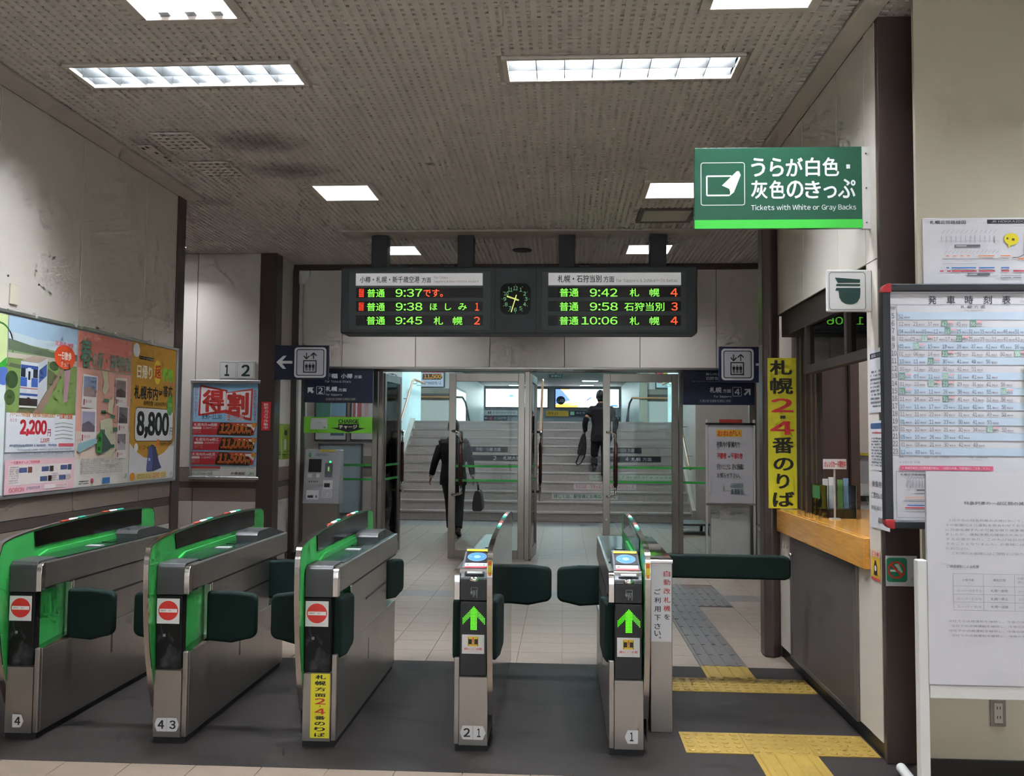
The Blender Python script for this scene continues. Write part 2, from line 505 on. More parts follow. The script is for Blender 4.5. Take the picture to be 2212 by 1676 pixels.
while -6.1 + .05 * i < 4.9:
    x = -6.1 + .05 * i
    for a, b in cut(3.3, 10.44, x, .014, gh, 'y'): lat.box(x - .016, x + .016, a, b, ZC + .004, ZC + .021, CEIL)
    i += 1
for j in range(143):
    y = 3.32 + .05 * j
    for a, b in cut(-6.1, 4.9, y, .011, gh, 'x'): lat.box(a, b, y - .0145, y + .0145, ZC + .006, ZC + .021, CEIL)
ob('lattice', lat, ceiling, kind='stuff')
bx('edge_strip', XL, -3.09, -3.2, 7.47, ZC - .012, ZC + .014, CEILP, ceiling, .004)
bx('edge_strip', 1.37, XR, -3.2, 6.3, ZC - .012, ZC + .014, CEILP, ceiling, .004)
bx('mounting_strip', -2.2, 1.4, 8.70, 9.03, ZC - .01, ZC + .014, mat('beige_strip', '#b8ada0', .5), ceiling, .003)
hf = MB()
for a in ((.673, 1.176, 7.914, 7.954), (.673, 1.176, 8.368, 8.408), (.673, .713, 7.954, 8.368), (1.136, 1.176, 7.954, 8.368)): hf.box(*a, ZC - .008, ZC + .014, mat('hatch_frame', '#5a514b', .5))
hatch = ob('hatch_frame', hf, ceiling)
bx('hatch_panel', .713, 1.136, 7.954, 8.368, ZC - .002, ZC + .014, CEILP, ceiling)

def wall(name, loc, **k): return thing(name, loc, kind='structure')
def panel_run(w, ax, fixed, thick, seams, z0, z1, m, gap=.003, name='panel'):
    """panels along ax between seams; fixed = visible face, thick = signed depth behind it"""
    f0, f1 = sorted((fixed, fixed + thick))
    for a, b in zip(seams, seams[1:]):
        if ax == 'y': bx(name, f0, f1, a + gap, b - gap, z0, z1, m, w, .002, seg=1)
        else: bx(name, a + gap, b - gap, f0, f1, z0, z1, m, w, .002, seg=1)

# wall on the left
wl = wall('wall_left', (XL, 3, 0))
bx('core', XL - .20, XL - .012, -3.2, 7.32, 0, ZC + .014, GAP, wl)
seams = [-3.2, -2.4, -1.48, -.56, .36, 1.28, 2.2, 3.1, 4.03, 4.93, 5.836, 6.763, 7.32]
panel_run(wl, 'y', XL, -.012, seams, 1.12, ZC - .012, WALL)
panel_run(wl, 'y', XL, -.012, seams, .965, 1.114, WALLB)
panel_run(wl, 'y', XL, -.011, [-3.2, 7.32], .9, .962, STRIPE, name='stripe')
panel_run(wl, 'y', XL, -.012, seams, .75, .897, WALLB)
panel_run(wl, 'y', XL, -.012, seams, .1, .747, WALL)
bx('skirting', XL - .012, XL + .004, -3.2, 7.32, 0, .1, BLACK, wl)
bx('trim_1', XL - .20, XL + .012, 7.32, 7.47, 0, ZC, BROWN, bevel=.006, **S)
# wall behind the recess
wr = wall('wall_recess', (-4.6, 9.77, 0))
bx('core', -6.1, -3.365, 9.782, 9.95, 0, ZC + .014, GAP, wr)
sm = [-6.1, -4.95, -4.085, -3.365]
panel_run(wr, 'x', 9.77, .012, sm, 1.118, ZC, WALL)
panel_run(wr, 'x', 9.77, .012, sm, .96, 1.112, WALLB)
panel_run(wr, 'x', 9.77, .011, [-6.1, -3.365], .898, .957, STRIPE, name='stripe')
panel_run(wr, 'x', 9.77, .012, sm, .751, .895, WALLB)
panel_run(wr, 'x', 9.77, .012, sm, .0, .748, WALL)
bx('trim_2', -3.365, -3.178, 9.74, 9.95, 0, ZC, BROWN, bevel=.005, **S)
bx('wall_recess_end', -6.3, -6.1, 7.3, 9.95, 0, ZC, WALL, **S)
bx('wall_recess_front', -6.3, XL - .2, 7.3, 7.45, 0, ZC, WALL, **S)
ws = wall('wall_side', (-3.3, 10.1, 0))
for z0, z1, m in ((1.118, ZC, WALL), (.96, 1.115, WALLB), (.898, .957, STRIPE), (.751, .895, WALLB), (0, .748, WALL)):
    bx('panel', -3.4, -3.20, 9.95, 10.45, z0, z1, m, ws)
# wall over the glass doors
wb = wall('wall_rear', (-.5, 10.45, 2.29))
bx('core', -3.4, 5.0, 10.462, 10.98, 2.295, ZC + .014, GAP, wb)
sm = [-3.2, -2.61, -1.735, -.86, .013, .885, 1.76, 2.63, 3.5, 4.38, 5.0]
panel_run(wb, 'x', 10.45, .012, sm, 2.29, 3.435, WALL)
bx('lintel_soffit', -3.4, 5.0, 10.45, 10.98, 2.27, 2.289, STEEL, wb)
bx('trim_3', -3.2, 5.0, 10.43, 10.462, 3.437, 3.497, BROWN, **S)
bx('trim_4', -3.2, -3.13, 10.40, 10.46, 0, 3.437, BROWN, **S)
# right: soffit over the ticket counter
wsf = wall('wall_right_soffit', (XR, 5.3, 2.34))
bx('core', XR + .012, 1.75, 4.48, 6.42, 2.345, ZC + .014, GAP, wsf)
panel_run(wsf, 'y', XR, .012, [4.48, 4.93, 5.63, 6.42], 2.34, ZC - .012, WALL)
wst = wall('wall_right_strip', (XR, 4.4, 0))
bx('panel', XR, XR + .115, 4.33, 4.48, .08, 2.337, WALL, wst)
bx('panel', XR, XR + .115, 4.33, 4.477, 2.342, ZC - .012, WALL, wst)
bx('trim_5', 1.487, 1.74, 4.29, 4.33, 0, ZC, BROWN, bevel=.005, **S)
wf = wall('wall_right_front', (2.4, 4.2, 0))
bx('panel', 1.585, 3.3, 4.10, 4.125, 0, ZC, mat('wall_panel_olive', '#aca592', .5, var=.03, scale=2), wf)
bx('baseboard_right', 1.585, 3.3, 4.085, 4.10, 0, .096, BLACK, **S)
bx('wall_right', 3.3, 3.5, -3.2, 4.3, 0, ZC, WALL, **S)
bx('wall_back', -3.4, 3.5, -3.4, -3.2, 3.2, ZC, WALL, **S)
bx('wall_back_left', -3.4, -3.0, -3.4, -3.2, 0, 3.2, WALL, **S); bx('wall_back_right', 3.0, 3.5, -3.4, -3.2, 0, 3.2, WALL, **S)
w4 = thing('fill_window', (.1, -3.3, 0), kind='structure')  # added unseen window whose panes glow to brighten surfaces facing the viewer
FILL_PANE = mat('frosted_fill', '#e6eef4', .6, emit=FILL_LIGHT, ecol='#e8f1fa', var=.02)
for i in range(4):
    x = -3.0 + i * 1.5
    bx('frame', x, x + .06, -3.33, -3.27, 0, 3.2, STEEL, w4); bx('pane', x + .06, x + 1.5, -3.305, -3.295, .1, 3.12, FILL_PANE, w4); bx('sill', x + .06, x + 1.5, -3.33, -3.27, 0, .1, STEEL, w4); bx('head', x + .06, x + 1.5, -3.33, -3.27, 3.12, 3.2, STEEL, w4)
bx('wall_hall_right', 5.0, 5.2, 6.4, 11, 0, ZC, WALL, **S)
tp = thing('trim_6', (1.43, 6.34, 0), kind='structure')
mbp = MB(); pr = [(1.375, 6.29), (1.43, 6.265), (1.475, 6.29), (1.50, 6.33), (1.50, 6.42), (1.375, 6.42)]
mbp.prism(pr, 'z', 0, ZC, BROWN); ob('post', mbp, tp, .012)

# white conduit pipe beside the glass front
pp = thing('conduit_pipe', (-3.09, 10.38, 0), 'thin white vertical conduit pipe at the left end of the glass front', 'pipe')
ob('pipe', MB().tube([(-3.09, 10.38, .12), (-3.09, 10.38, 3.36)], .024, WHITE, 10), pp, smooth=True)
bx('foot_block', -3.13, -3.05, 10.33, 10.42, 0, .13, BLACK, pp)
ob('top_bracket', MB().prism([(-3.115, 3.42), (-2.99, 3.42), (-3.0, 3.33), (-3.06, 3.27), (-3.115, 3.26)], 'y', 10.36, 10.43, WHITE), pp, .004)

# ------------------------------------------------------------------ glass front with swing doors
YD = 10.9
def mull(par, x0, x1, z1=2.27, name='mullion', y0=YD - .03, y1=YD + .05): return bx(name, x0, x1, y0, y1, 0, z1, STEELD, par, .003, seg=1)
gf = thing('window_1', (-2.78, YD, 0), kind='structure')
mull(gf, -3.345, -3.29); mull(gf, -3.215, -3.16); mull(gf, -2.324, -2.262)
bx('sill', -3.16, -2.324, YD - .02, YD + .04, 0, .06, STEELD, gf)
pane = bx('pane', -3.16, -2.324, YD, YD + .01, .06, 2.27, GLASS, gf)
SG = mat('green_stripe', '#35b04a', .45)
def stripes(par, x0, x1, y=YD - .002):
    for z in (1.122, .949): bx('safety_stripe', x0, x1, y - .001, y + .001, z - .014, z + .014, SG, par)
stripes(gf, -3.16, -2.324)
gf2 = thing('window_2', (2.4, YD, 0), kind='structure')
mull(gf2, 1.385, 1.433); mull(gf2, 2.22, 2.30)
bx('pane', 1.433, 2.22, YD, YD + .01, .06, 2.27, GLASS, gf2); bx('sill', 1.433, 2.22, YD - .02, YD + .04, 0, .06, STEELD, gf2)
stripes(gf2, 1.433, 2.22)
bx('pane', 2.30, 5.0, YD, YD + .01, .06, 2.27, GLASS, gf2); bx('sill', 2.3, 5.0, YD - .02, YD + .04, 0, .06, STEELD, gf2)
jm = thing('trim_7', (-.45, YD, 0), kind='structure')
mull(jm, -2.25, -2.20); mull(jm, -.462, -.405)
ob('door_header', MB().box(-2.262, 1.433, YD - .03, YD + .05, 2.27, 2.30, STEELD), jm)
DARKWOOD = mat('dark_red_wood', '#3f160c', 0.35, var=0.15, scale=8, stretch=(1, 1, .2))
def leaf(name, hinge, width, angle, sgn):
    """a swing door leaf, hinged at x=hinge; built along +x*sgn and turned about the hinge"""
    t = thing(name, (hinge, YD, 0), kind='structure')
    t.rotation_euler = (0, 0, math.radians(angle))
    L = dict(local=True)
    def lb(nm, a, b, y0, y1, z0, z1, m, par=t, bev=0.0):
        x0, x1 = sorted((a * sgn, b * sgn))
        return ob(nm, MB().box(x0, x1, y0, y1, z0, z1, m), par, bev, local=True, seg=1)
    lb('stile', 0, .078, -.02, .02, .01, 2.25, STEELD, bev=.003); lb('stile', width - .085, width, -.02, .02, .01, 2.25, STEELD, bev=.003)
    lb('top_rail', .078, width - .085, -.02, .02, 2.15, 2.25, STEELD, bev=.003)
    lb('bottom_rail', .078, width - .085, -.02, .02, .01, .12, STEELD, bev=.003)
    lb('pane', .078, width - .085, -.004, .004, .12, 2.15, GLASS)
    for z in (1.122, .949): lb('safety_stripe', .078, width - .085, -.006, -.004, z - .014, z + .014, SG)
    for side in (-1, 1):
        hx = (width - .15) * sgn; ax = (width - .05) * sgn; y = side * .075
        mb = MB().tube([(ax, side * .018, 1.545), (ax - .02 * sgn, y * .9, 1.545), (hx, y, 1.53), (hx, y, 1.40)], .017, CHROME, 10)
        h = ob('handle', mb, t, smooth=True, local=True)
        ob('handle_bracket', MB().tube([(ax, side * .018, .775), (ax - .02 * sgn, y * .9, .775), (hx, y, .79), (hx, y, .91)], .017, CHROME, 10), h, smooth=True, local=True)
        ob('grip', MB().tube([(hx, y, .90), (hx, y, 1.40)], .022, DARKWOOD, 10), h, smooth=True, local=True)
    ob('lock', MB().tube([((width - .042) * sgn, -.022, .50), ((width - .042) * sgn, -.03, .50)], .014, CHROME, 10), t, local=True)
    return t
leaf('door_1', -2.195, .82, 86, 1)
leaf('door_2', -.465, .92, 0, -1)
leaf('door_3', -.40, .84, 87, 1)
leaf('door_4', 1.38, .90, 0, -1)

# ------------------------------------------------------------------ hall, stairs and far passage behind the doors
HW = mat('hall_wall', '#b8aca5', .5, var=.03)
HC = mat('hall_cool_wall', '#dff2f4', .4, var=.03)
bx('wall_hall_left', -6.4, -6.2, 9.95, 16, 0, 4.3, HW, **S)
wsl = wall('wall_stair_left', (-4.8, 16, 0))
for z0, z1, m in ((1.118, 4.3, HW), (.96, 1.115, WALLB), (.898, .957, STRIPE), (.751, .895, WALLB), (0, .748, HW)):
    bx('panel', -6.4, -3.21, 15.96, 16.1, z0, z1, m, wsl)
bx('wall_stair_side', -3.4, -3.2, 16.1, 17.7, 0, 4.3, HW, **S)
for i in range(3): bx('panel', -3.4, -3.2, 17.7 + .8 * i + .004, 18.5 + .8 * i - .004, 0, 4.3, HC, bpy.data.objects['wall_stair_left'])
wsr = wall('wall_stair_right', (2.4, 18, 0))
bx('panel', 2.32, 2.5, 15.96, 17.9, 0, 4.3, HW, wsr)
for i in range(3): bx('panel', 2.32, 2.5, 17.9 + .75 * i + .004, 18.65 + .75 * i - .004, 0, 4.3, HC, wsr)
bx('panel', 2.5, 5.2, 15.96, 16.1, 0, 4.3, HW, wsr)
bx('wall_hall_end', 5.0, 5.2, 11, 16, 0, 4.3, HW, **S)
bx('ceiling_hall', -6.4, 5.2, 10.98, 52, 4.3, 4.4, mat('hall_ceiling', '#a9a8a2', .7), **S)
bx('floor_landing', -9, 8, 19.081, 26.5, 1.64, 1.804, mat('landing_stone', '#8a8580', .5), **S)
fw = wall('wall_landing_far', (-3.4, 26.5, 1.8))
for x0, x1 in ((-9, -3.2), (2.24, 8)):
    for z0, z1, m in ((2.9, 4.3, HW), (2.75, 2.897, WALLB), (2.66, 2.75, STRIPE), (2.55, 2.657, WALLB), (1.8, 2.547, HW)):
        bx('panel', x0, x1, 26.5, 26.7, z0, z1, m, fw)
bx('trim_8', 2.24, 2.46, 26.44, 26.5, 1.8, 4.3, mat('pilaster_tan', '#97897c', .5), **S)
bx('wall_landing_left', -9.2, -9, 18, 26.7, 0, 4.3, HW, **S)
bx('wall_landing_right', 8, 8.2, 18, 26.7, 0, 4.3, HW, **S)
bx('wall_landing_front_left', -9, -3.4, 20.1, 20.2, 1.8, 4.3, HC, **S)
bx('wall_landing_front_right', 2.5, 8, 20.15, 20.25, 1.8, 4.3, HC, **S)
bx('wall_far_left', -4.6, -4.4, 26.7, 50, 0, 4.3, HC, **S)
bx('wall_far_right', 3.2, 3.4, 26.7, 50, 0, 4.3, HC, **S)
bx('wall_far', -4.6, 3.4, 50, 50.2, 0, 4.3, mat('far_wall', '#8d9498', .5), **S)
bx('floor_far', -4.6, 3.4, 26.5, 50.2, -.1, 0, mat('far_floor', '#8a8580', .5), **S)

RISER = mat('stair_granite', '#a19c98', .5, var=.16, scale=60, rnd=.02)
TREAD = mat('stair_tread', '#7f7a77', .45, var=.15, scale=60)
NOSE = mat('stair_nosing', '#bdb6b2', .3, .6)
st = thing('staircase', (-.44, 16, 0), 'wide grey granite staircase with pale metal nosings behind the glass doors', 'stairs')
for k in range(11):
    y0 = 15.957 + k * .284; z1 = (k + 1) * .164
    sp_ = bx('step', -3.195, 2.315, y0, y0 + .284, 0 if k == 0 else z1 - .30, z1, RISER, st)
    bx('nosing', -3.10, 2.25, y0 - .012, y0 + .045, z1 - .026, z1 + .003, NOSE, sp_)
STR = mat('stringer_stone', '#a59a92', .5)
for x0, x1 in ((-3.195, -3.10), (2.25, 2.315)):
    mb = MB(); mb.prism([(15.9, 0), (15.9, .22), (18.75, 1.86), (18.75, 1.6), (16.2, 0)], 'x', x0, x1, STR); ob('stringer', mb, st)
RAILW = mat('rail_wood', '#b07a52', .35, var=.1)
def handrail(name, x, label, wallx=None, top_turn=0):
    t = thing(name, (x, 16, 0), label, 'handrail')
    p = [(x, 15.75, .95), (x, 15.95, 1.0), (x, 18.35, 2.60), (x, 18.6, 2.66)] + ([(x, 20.0, 2.66)] if top_turn else [(x, 18.7, 2.66)])
    ob('rail', MB().tube(p, .024, RAILW if not top_turn else RAILW, 10), t, smooth=True)
    for y in (16.3, 17.1, 17.9):
        z = 1.0 + (y - 15.95) * .6667
        if wallx is not None: ob('bracket', MB().tube([(x, y, z - .02), (x, y, z - .07), (wallx, y, z - .07)], .009, STEEL, 6), t)
        else:
            zs = min(11, int((y - 15.957) / .284) + 1) * .164
            ob('post', MB().tube([(x, y, zs), (x, y, z)], .018, STEEL, 8), t)
    if top_turn:
        for y in (18.9, 19.5): ob('bracket', MB().tube([(x, y, 2.64), (x, y, 2.59), (wallx, y, 2.59)], .009, STEEL, 6), t)
    return t
handrail('handrail', -3.10, 'wooden handrail on the wall at the left side of the stairs', -3.2, 1)
handrail('handrail', 2.20, 'wooden handrail on the wall at the right side of the stairs', 2.32, 1)
cr_ = handrail('handrail', -.42, 'wooden handrail on steel posts running up the middle of the stairs')
for x, lab in ((-3.6, 'wooden wall rail beneath the red ticket poster at the top of the stairs, left'), (2.75, 'wooden wall rail beyond the landing at the top of the stairs, right')):
    t = thing('wall_rail', (x, 26.4, 2.6), lab, 'handrail')
    ob('rail', MB().tube([(x - .75, 26.4, 2.64), (x + .42 if x < 0 else x + .6, 26.4, 2.64)], .028, RAILW, 8), t, smooth=True)
    for dx in (-.3, .2): ob('bracket', MB().tube([(x + dx, 26.42, 2.6), (x + dx, 26.5, 2.56)], .014, STEEL, 6), t)
DK = mat('dark_rail', '#33302f', .4, .3)
for x, s, lab in ((-3.2, 1, 'dark bent handrail going down beyond the landing, left of the passage'), (2.24, -1, 'dark bent handrail going down beyond the landing, right of the passage')):
    t = thing('passage_rail', (x, 26.6, 1.8), lab, 'handrail')
    ob('rail', MB().tube([(x + .0 * s, 26.45, 2.64), (x + .22 * s, 26.5, 2.64), (x + .27 * s, 26.9, 2.5), (x + .3 * s, 30, .9)], .03, DK, 8), t, smooth=True)
    ob('post', MB().tube([(x + .28 * s, 27.2, 0), (x + .28 * s, 27.2, 2.36)], .025, DK, 8), t)
# ------------------------------------------------------------------ ticket gates
GY = 4.30
def arc(pts, n=4):
    """Catmull-Rom through the points"""
    out = []
    P = [pts[0]] + list(pts) + [pts[-1]]
    for i in range(1, len(P) - 2):
        p0, p1, p2, p3 = P[i - 1:i + 3]
        for k in range(n):
            t = k / n
            out.append(tuple(.5 * ((2 * p1[j]) + (-p0[j] + p2[j]) * t + (2 * p0[j] - 5 * p1[j] + 4 * p2[j] - p3[j]) * t * t + (-p0[j] + 3 * p1[j] - 3 * p2[j] + p3[j]) * t ** 3) for j in (0, 1)))
    out.append(pts[-1]); return out
FIN_EDGE = arc([(.035, .165), (-.02, .33), (-.062, .52), (-.082, .70), (-.086, .86), (-.072, .915), (-.035, .952), (.19, .982), (.59, 1.003), (1.0, 1.012), (1.36, 1.006), (1.50, .995), (1.545, .97), (1.555, .90)])
TOP_ARC = [p for p in FIN_EDGE if p[0] > .18]
LAMPR = mat('lamp_red', '#b8402e', .3); LAMPW = mat('lamp_white', '#e8ebee', .3, emit=.5); LAMPG = mat('lamp_green', '#2fa58a', .3, emit=.25)
RUB = mat('black_rubber', '#0d0d0d', .6)
SCUFF = dirty_mat('scuffed_black', '#151515', '#4b4b4b', 9.0, 0.4)

def flap_mesh(length, z0, z1, t=.05, taper=.022):
    """padded flap: hinge at x=0, reaching to +x, rounded free corners"""
    r = .035; pts = []
    pts += [(0, z0 + .012), (0, z1 - .002)]
    pts += [(length * .5, z1)]
    for i in range(6):
        a = math.radians(90 - 90 * i / 5); pts.append((length - r + r * math.cos(a), z1 - taper * .5 - r + r * math.sin(a)))
    for i in range(6):
        a = math.radians(-90 * i / 5); pts.append((length - r * 1.4 + r * 1.4 * math.cos(a), z0 + taper + r * 1.2 + r * 1.2 * math.sin(a)))
    pts += [(length * .5, z0 + .002)]
    return MB().prism(pts, 'y', -t / 2, t / 2, PAD)

def hexagon(art, x0, x1, y0, y1, left, right, c):
    t = (y1 - y0) * .22; ym = (y0 + y1) / 2
    art.poly([(x0 + (t if left else 0), y0), (x1 - (t if right else 0), y0), (x1, ym if right else y0), (x1 - (t if right else 0), y1), (x0 + (t if left else 0), y1), (x0, ym if left else y1)], c)

def gate(cx, fin, entry, label, number, flaps, band=None):
    """fin: -1 fin on the left, +1 on the right. local u runs from the fin (-) to the chrome side (+)"""
    t = thing('ticket_gate', (cx, GY, 0), label, 'ticket gate', 'automatic ticket gates in a row')
    s = 1 if fin < 0 else -1
    def U(u): return cx + u * s
    def b(name, u0, u1, y0, y1, z0, z1, m, par=t, bev=0.0, **k):
        x0, x1 = sorted((U(u0), U(u1)))
        return bx(name, x0, x1, GY + y0, GY + y1, z0, z1, m, par, bev, **k)
    def pr(name, pts, u0, u1, m, par=t, bev=0.0, smooth=False, **k):
        x0, x1 = sorted((U(u0), U(u1)))
        return ob(name, MB().prism([(GY + y, z) for y, z in pts], 'x', x0, x1, m), par, bev, smooth, **k)
    # side fin
    prof = FIN_EDGE + [(1.555, .16), (.06, .16)]
    finp = pr('side_fin', prof, -.087, -.070, GREEN)
    inset = [(y + (.004 if y < .5 else -.004), z - .003) for y, z in FIN_EDGE] + [(1.55, .05), (.06, .05)]
    pr('outer_plate', inset, -.092, -.087, STEELM, finp)
    x0, x1 = sorted((U(-.0935), U(-.0685))); rings = []
    for i, (y, z) in enumerate(FIN_EDGE):
        a = FIN_EDGE[max(i - 1, 0)]; c = FIN_EDGE[min(i + 1, len(FIN_EDGE) - 1)]
        d = Vector((c[0] - a[0], c[1] - a[1])).normalized(); n = Vector((-d.y, d.x)) * .006
        rings.append([(x0, GY + y + n.x, z + n.y), (x1, GY + y + n.x, z + n.y), (x1, GY + y, z), (x0, GY + y, z)])
    ob('edge_trim', MB().loft(rings, STEELM), finp)
    low = [(p[0], p[1] - .004) for p in TOP_ARC if p[0] < 1.37]
    bot = [(1.36, .905), (.9, .905), (.5, .905), (.205, .900)]
    pr('indicator_panel', [(low[0][0], low[0][1])] + low + bot, -.070, -.064, GLOSSBLACK, finp)
    def top_z(y):
        for (a, za), (c, zc) in zip(TOP_ARC, TOP_ARC[1:]):
            if a <= y <= c: return za + (zc - za) * (y - a) / (c - a)
        return 1.0
    for g0 in (.46, .90):
        for i, m in enumerate((LAMPR, LAMPW, LAMPG) if not entry else (LAMPG, LAMPW, LAMPR)):
            y = g0 + i * .085; z = top_z(y)
            b('signal_lamp', -.090, -.072, y, y + .07, z - .002, z + .012, m, finp, .004)
    # body
    b('plinth', -.07, .085, .012, 1.46, 0, .03, RUB)
    b('lower_body', -.068, .093, .028, 1.49, .03, .43, STEEL, bev=.004)
    lf = pr('front_plate', [(.0, .03), (.0, .345), (.028, .345), (.028, .03)], -.068, .066, STEEL)
    b('front_corner', .066, .093, .004, .028, .03, .435, STEEL, bev=.005)
    b('mid_body', -.068, .092, .30, 1.20, .43, .72, STEEL, bev=.003)
    b('seam_strip', .0918, .0934, .30, 1.50, .716, .7225, BLACK)
    b('bumper_strip', .0918, .0945, .62, 1.20, .587, .598, BLACK)
    b('latch', .0918, .0935, .70, .72, .25, .36, DGREY)
    b('upper_body', -.068, .093, .03, 1.555, .722, .846, STEEL, bev=.006)
    b('notch_panel', .040, .046, .05, .30, .432, .716, GREEN)
    b('hinge_post', .05, .088, .288, .305, .44, .715, CHROME, bev=.004)
    ob('notch_chamfer', MB().prism([(GY + .03, .43), (GY + .30, .43), (GY + .30, .455)], 'x', *sorted((U(-.06), U(.09))), STEELM), t)
    b('deck', -.066, .078, .17 if not entry else .32, 1.53, .846, .852, mat('deck_glass', '#1c2a25', .15), bev=.001)
    b('deck_slot', -.03, .05, .62, .68, .852, .856, LGREY); b('deck_sensor', -.04, .02, .82, .88, .852, .855, GLOSSBLACK)
    pr('channel_rib', [(.22, .852), (.30, .875), (1.0, .882), (1.02, .852)], -.066, -.052, GREEN)
    if not entry:
        pr('rear_hood', [(1.02, .85), (1.02, .88), (1.035, .897), (1.06, .903), (1.24, .905), (1.28, .902), (1.53, .852), (1.53, .85)], -.064, .072, DGREY, bev=.004)
        pr('front_cap', arc([(-.006, .706), (-.006, .82), (.004, .845), (.03, .856), (.17, .857)]) + [(.17, .706)], -.066, .068, DGREY, bev=.003)
        pr('front_chrome', arc([(-.006, .709), (-.006, .815), (.004, .839), (.03, .848)]) + [(.03, .709)], .068, .0945, CHROME, bev=.002)
        col = b('front_column', -.064, .064, -.004, .05, .352, .704, SCUFF, bev=.006)
        x0 = U(-.055 * 1) if s > 0 else U(.055)
        # stop sticker
        a = Art((0, 0, 128, 146), (cx + (-.062 if s > 0 else -.05), GY - .0045, .688), (.112, 0, 0), (0, 0, -.12), (0, -1, 0))
        a.rect(0, 0, 128, 146, '#d8d6d4').ell(64, 70, 56, 57, '#d8302a').rect(14, 60, 114, 81, '#e6e0dc').dots(22, 64, 106, 78, '#b9a8a4', 1, .6, 3)
        a.build(col, 'no_entry_sticker', 'white sticker with a red no-entry disc')
        b('key_lock', -.03, -.016, -.006, -.002, .505, .519, MGREY, col, .003)
    else:
        pr('reader_housing', [(-.004, .80), (-.002, .812), (.02, .825), (.235, .908), (.29, .914), (.36, .90), (.42, .852), (.42, .80)], -.063, .068, mat('reader_grey', '#63656a', .4), bev=.004)
        pr('front_cap', [(-.008, .703), (-.008, .80), (.03, .80), (.03, .703)], -.064, .068, BLACK, bev=.005)
        pr('front_chrome', arc([(-.006, .706), (-.006, .81), (.006, .838), (.03, .848)]) + [(.03, .706)], .068, .0945, CHROME, bev=.002)
        col = b('front_column', -.064, .066, -.004, .05, .350, .702, BLACK, bev=.006)
        # sloped reader face
        O = Vector((cx - .066, GY + .246, .9135)); V = Vector((0, -.236, -.0905)); N = Vector((0, -.358, .934))
        if s < 0: O.x = cx - .068; 
        W = .131
        a = Art((0, 0, 100, 100), O + N * .002, (W, 0, 0), V, N)
        a.rect(6, 1, 94, 9, '#d6c92a').rect(8, 12, 92, 53, '#0b0d12').ell(50, 32, 36, 17, '#8fb4ee').ell(50, 32, 34.5, 15.8, ('E', '#2f6be0', .55)).ell(50, 32, 13, 6, '#8fb0ea').rect(22, 31, 31, 33, '#8fb0ea').rect(69, 31, 78, 33, '#8fb0ea')
        a.rect(10, 57, 92, 70, '#d8d6d4').rect(10, 70, 92, 76, '#c9414a').text('Kitaca', 32, 61, 84, 68, '#44566a').poly([(14, 68), (20, 59), (27, 68)], '#6a7a68')
        rh = a.build(t, 'card_reader_face', 'sloped card reader with a blue oval target and yellow band')
        # ticket tray and lip
        tr = Art((0, 0, 100, 100), O + V * .80 + N * .004, (W, 0, 0), V * .22, N)
        tr.rect(16, 0, 88, 100, '#0b0b0c').rect(24, 14, 80, 80, '#a8aaa6'); tr.build(t, 'ticket_tray')
        ob('ticket_lip', MB().ball((cx + .0, GY - .004, .803), (.026, .016, .014), CHROME), t, smooth=True)
        ia = front_art((0, 0, 134, 94), cx - .066, cx + .066, GY - .0095, .797, .703)
        ia.rect(28, 16, 106, 90, '#101011').frame(52, 30, 84, 46, 2, '#8d8f92').poly([(54, 46), (48, 54), (56, 66), (60, 52)], '#85878a').poly([(60, 48), (63, 76), (67, 76), (66, 48)], '#7a7c80').poly([(68, 48), (70, 68), (74, 66), (73, 48)], '#85878a').poly([(78, 46), (80, 78), (83, 78), (84, 46)], '#7a7c80')
        ia.build(t, 'hand_symbol')
        # green LED arrow
        la = front_art((0, 0, 19, 19), cx - .060, cx + .060, GY - .005, .684, .560)
        la.rect(-.5, -.5, 19.5, 19.5, '#0b0c0a')
        la.z += .0002
        for r in range(17):
            for c in range(17):
                dx = abs(c - 8)
                if (r >= dx and r < dx + 4.6 and dx <= 8 and r <= 12.2) or (dx <= 2 and r > 3):
                    la.rect(1 + c + .16, 1 + r + .16, 1 + c + .84, 1 + r + .84, ('E', '#58e010', 1.5) if dx <= 2 else ('E', '#4fcf10', .9), up=False)
        la.build(col, 'led_arrow', 'green LED arrow pointing up')
        ca = front_art((0, 0, 304, 262), cx - .055, cx + .051, GY - .005, .545, .456)
        ca.rect(0, 0, 304, 262, '#dad7d6').rect(80, 26, 224, 160, '#e2bf2e').rect(86, 62, 136, 132, '#151515').rect(168, 62, 218, 132, '#151515').line([(84, 40), (94, 60), (94, 136), (84, 156)], 6, '#151515').line([(220, 40), (210, 60), (210, 136), (220, 156)], 6, '#151515')
        ca.poly([(144, 40), (160, 40), (156, 110), (148, 110)], '#d23a2a').ell(152, 128, 7, 8, '#d23a2a').text('扉にご注意', 28, 176, 276, 212, '#cf5b5e', .02).text('CAUTION', 80, 222, 224, 240, '#a9a4a8')
        ca.build(col, 'caution_sticker')
        ya = Art((0, 0, 20, 240), (U(-.0925) if s > 0 else U(-.0695), GY - .095, .905), (.023, 0, 0), (0, .012, -.215), (0, -1, 0), step=.0003)
        ya.rect(1, 0, 19, 240, '#d8cb2c').rect(3, 3, 17, 26, '#d8642a').rect(4, 60, 16, 80, '#d8862a').dots(5, 90, 15, 235, '#8c8430', 22, .8, 5)
        ya.build(finp, 'yellow_edge_sticker')
        b('slot_label', -.03, .035, .33, .37, .899, .904, WHITE)
    # platform number stickers low on the front
    na = front_art((0, 0, 160, 90), cx - .068, cx + .068, GY - .0008, .128, .052)
